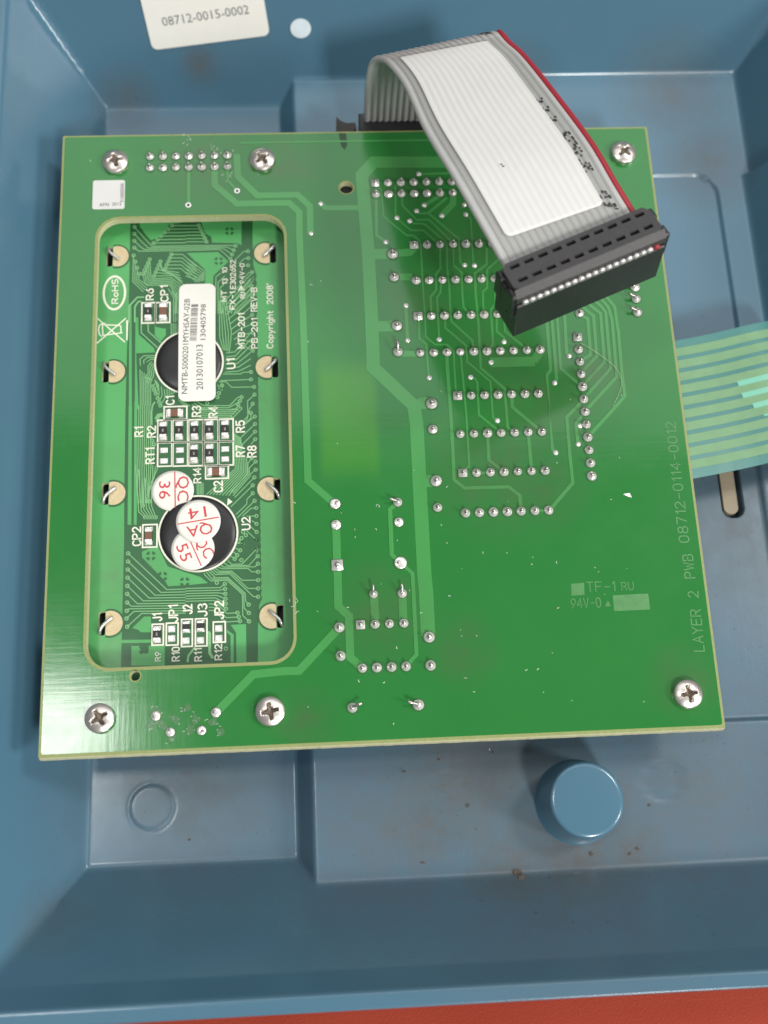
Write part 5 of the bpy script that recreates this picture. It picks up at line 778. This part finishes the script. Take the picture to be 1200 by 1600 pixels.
# cover: plate with 2 x 10 windows over a skirt
holes=[]
for r in range(2):
    for k in range(10):
        x=-11.43+2.54*k; y=-1.55-2.75*r; holes.append([(x-.82,y-.36),(x+.82,y-.36),(x+.82,y+.36),(x-.82,y+.36)])
V,F,mi=prism([[(-HL+1.1,-.45),(-HL+.2,-1.6),(-HL+.2,-5.2),(-HL+.9,-5.7),(HL-.9,-5.7),(HL-.2,-5.2),(HL-.2,-1.6),(HL-1.1,-.45)]]+holes,1.0,2.05); cl('socket_cover',V,F,'grey_plastic',None,'dark grey slotted cover of the socket')
sk=[(-HL+.05,-5.69,2.04),(HL-.05,-5.69,2.04),(HL,-6.75,.95),(-HL,-6.75,.95),(-HL,-6.75,-.35),(HL,-6.75,-.35),(-HL+.2,-.5,-.35),(HL-.2,-.5,-.35),(-HL+.2,-.5,1.0),(HL-.2,-.5,1.0),(-HL+.05,-5.69,1.0),(HL-.05,-5.69,1.0)]
cl('cover_skirt',sk,[(3,2,1,0),(4,5,2,3),(4,3,0,10,8,6),(5,7,9,11,1,2),(6,8,9,7),(8,10,11,9),(10,0,1,11),(4,6,7,5)],'grey_plastic')
for s in (-1,1):
    for y0,y1 in ((-2.6,-.6),(-6.6,-4.4)):
        a=box(s*HL-.3 if s>0 else -HL-.7,y0,-3.8,s*HL+.7 if s>0 else -HL+.3,y1,1.4,.3); cl('latch',*a,'black_plastic')
    a=box(s*HL-.2 if s>0 else -HL-.55,-4.5,-5.5,s*HL+.55 if s>0 else -HL+.2,-2.4,.4,.2); cl('latch_bar',*a,'black_plastic')
for k in range(20):
    x=-12.065+1.27*k; v,f=lathe([(.60,0),(.58,.25),(.42,.42),(.1,.45)],12); P=[(x+vx,-6.75-vz,-.55+vy*.8) for vx,vy,vz in v]
    P2,F2=P,[tuple(reversed(q)) for q in f]; cl('wire_end',P2,F2,'wire_red' if k==19 else 'wire_end',body,None,True)
# header shroud under the far board edge that the cable leaves from
V,F=box(0.2,61.2,-7.5,27.8,66.2,-1.9,.3); V=[tuple(np.array(v)-o0) for v in V]; cl_=link('lower_socket', mesh('lower_socket',V,F), 'black_plastic', cable); cl_['label']='black socket behind the board edge'
# torn piece of dark tape behind the far edge
V,F,mi=prism([[(-4.6,60.6),(-4.4,64.2),(-3.6,63.2),(-2.4,62.6),(-.6,62.7),(-.4,61.4),(-1.4,60.6)]],-1.2,-.2)
tag(link('tape_scrap', mesh('tape_scrap',V,F), 'dark_rubber'), 'dark scrap of tape stuck behind the far board edge beside the cable', 'tape')

# ================================================================== MEMBRANE TAIL
tail = thing('membrane_tail', 'translucent green flat membrane tail with pale conductors running under the right board edge', 'flat cable', (61,1,-6))
TC=catmull([(44,-1.6,-4.2),(54,-.2,-4.6),(61,.95,-5.0),(70,2.6,-5.3),(79.8,4.7,-5.2),(86,6.2,-6.6),(88.6,7.0,-9.6),(87.4,7.0,-12.4)],8)
def tail_strip(v0,v1,h,i0=0,i1=None,th_=.1):
    i1=len(TC) if i1 is None else i1; V=[];F=[]
    for i in range(i0,i1):
        p=TC[i]; t=TC[min(i+1,len(TC)-1)]-TC[max(i-1,0)]; t/=np.linalg.norm(t); a=np.array((-t[1],t[0],0)); a/=np.linalg.norm(a); n_=np.cross(t,a)
        for v,hh in ((v0,h),(v1,h),(v1,h-th_),(v0,h-th_)): V.append(tuple(p+a*v+n_*hh-np.array((61,1,-6.0))))
    n=i1-i0
    for i in range(n-1):
        for k in range(4): j_=(k+1)%4; F.append((i*4+k,i*4+j_,i*4+4+j_,i*4+4+k))
    F+=[(3,2,1,0),tuple(4*n-4+k for k in range(4))]
    return V,F
link('film', mesh('film',*tail_strip(-14.1,14.1,0,th_=.18)), 'tail_film', tail)
for k in range(10):
    v=11.6-2.55*k; link('conductor', mesh('conductor',*tail_strip(v-.85,v+.85,.04,th_=.05)), 'conductor', tail)
for k,(v,i0) in enumerate(((2.7,26),(.15,26),(-2.4,27),(-4.75,28))):  # bright strips paint in the light catching the film between conductors
    wv=.55 if k<3 else .2; link('film_light_strip', mesh('film_light_strip',*tail_strip(v-wv,v+wv,.06,i0,None,.05)), 'mint', tail)

# crumbs of dirt on the case floor
V=[];F=[]
for x,y,z,s in ((22.9,-83.0,-14.9,.9),(23.5,-84.0,-14.2,.8),(36.5,-80.5,-15,.45),(45,-80,-15,.4),(43.5,-80.8,-15,.4),(14.8,-71,-15,.42),(20,-61.8,-15,.3),(48,-72.5,-15,.35),(3.5,-64.5,-15,.4),(6,-80.5,-15,.35),(-36,-74.6,-20,.3),(10,-62.6,-15,.3)):
    nseg=7; base=[(x+s*random.uniform(.4,1)*math.cos(2*math.pi*k/nseg),y+s*random.uniform(.4,1)*math.sin(2*math.pi*k/nseg)) for k in range(nseg)]
    v,f,_=prism([base],z-.1,z+s*.35); V,F=merge((V,F),(v,f))
V2=[];F2=[]
for k in range(150):
    if k<90: x=random.uniform(-10,75); y=random.uniform(-82,-60); z=-14.95
    elif k<120: x=random.uniform(-53,-18); y=random.uniform(-77,-60); z=-19.95
    else: x=random.uniform(58,76); y=random.uniform(-50,80); z=-14.95 if y>59.5 else -15.70
    a=random.uniform(0,6.28); l=random.uniform(.08,.3); c_=random.uniform(-.8,.8)
    V2,F2=merge((V2,F2),strip([(x+l*t*math.cos(a+c_*t),y+l*t*math.sin(a+c_*t)) for t in (0,.6,1.2)],random.uniform(.04,.10),z-.05,z+.05,.01))
tag(link('case_dust', mesh('case_dust',V2,F2), 'dust_grey'), 'fine grey lint scattered over the blue case floor', None, 'stuff')
tag(link('crumbs', mesh('crumbs',V,F), 'crumb'), 'brown crumbs of dirt on the blue case floor near the round boss', None, 'stuff')
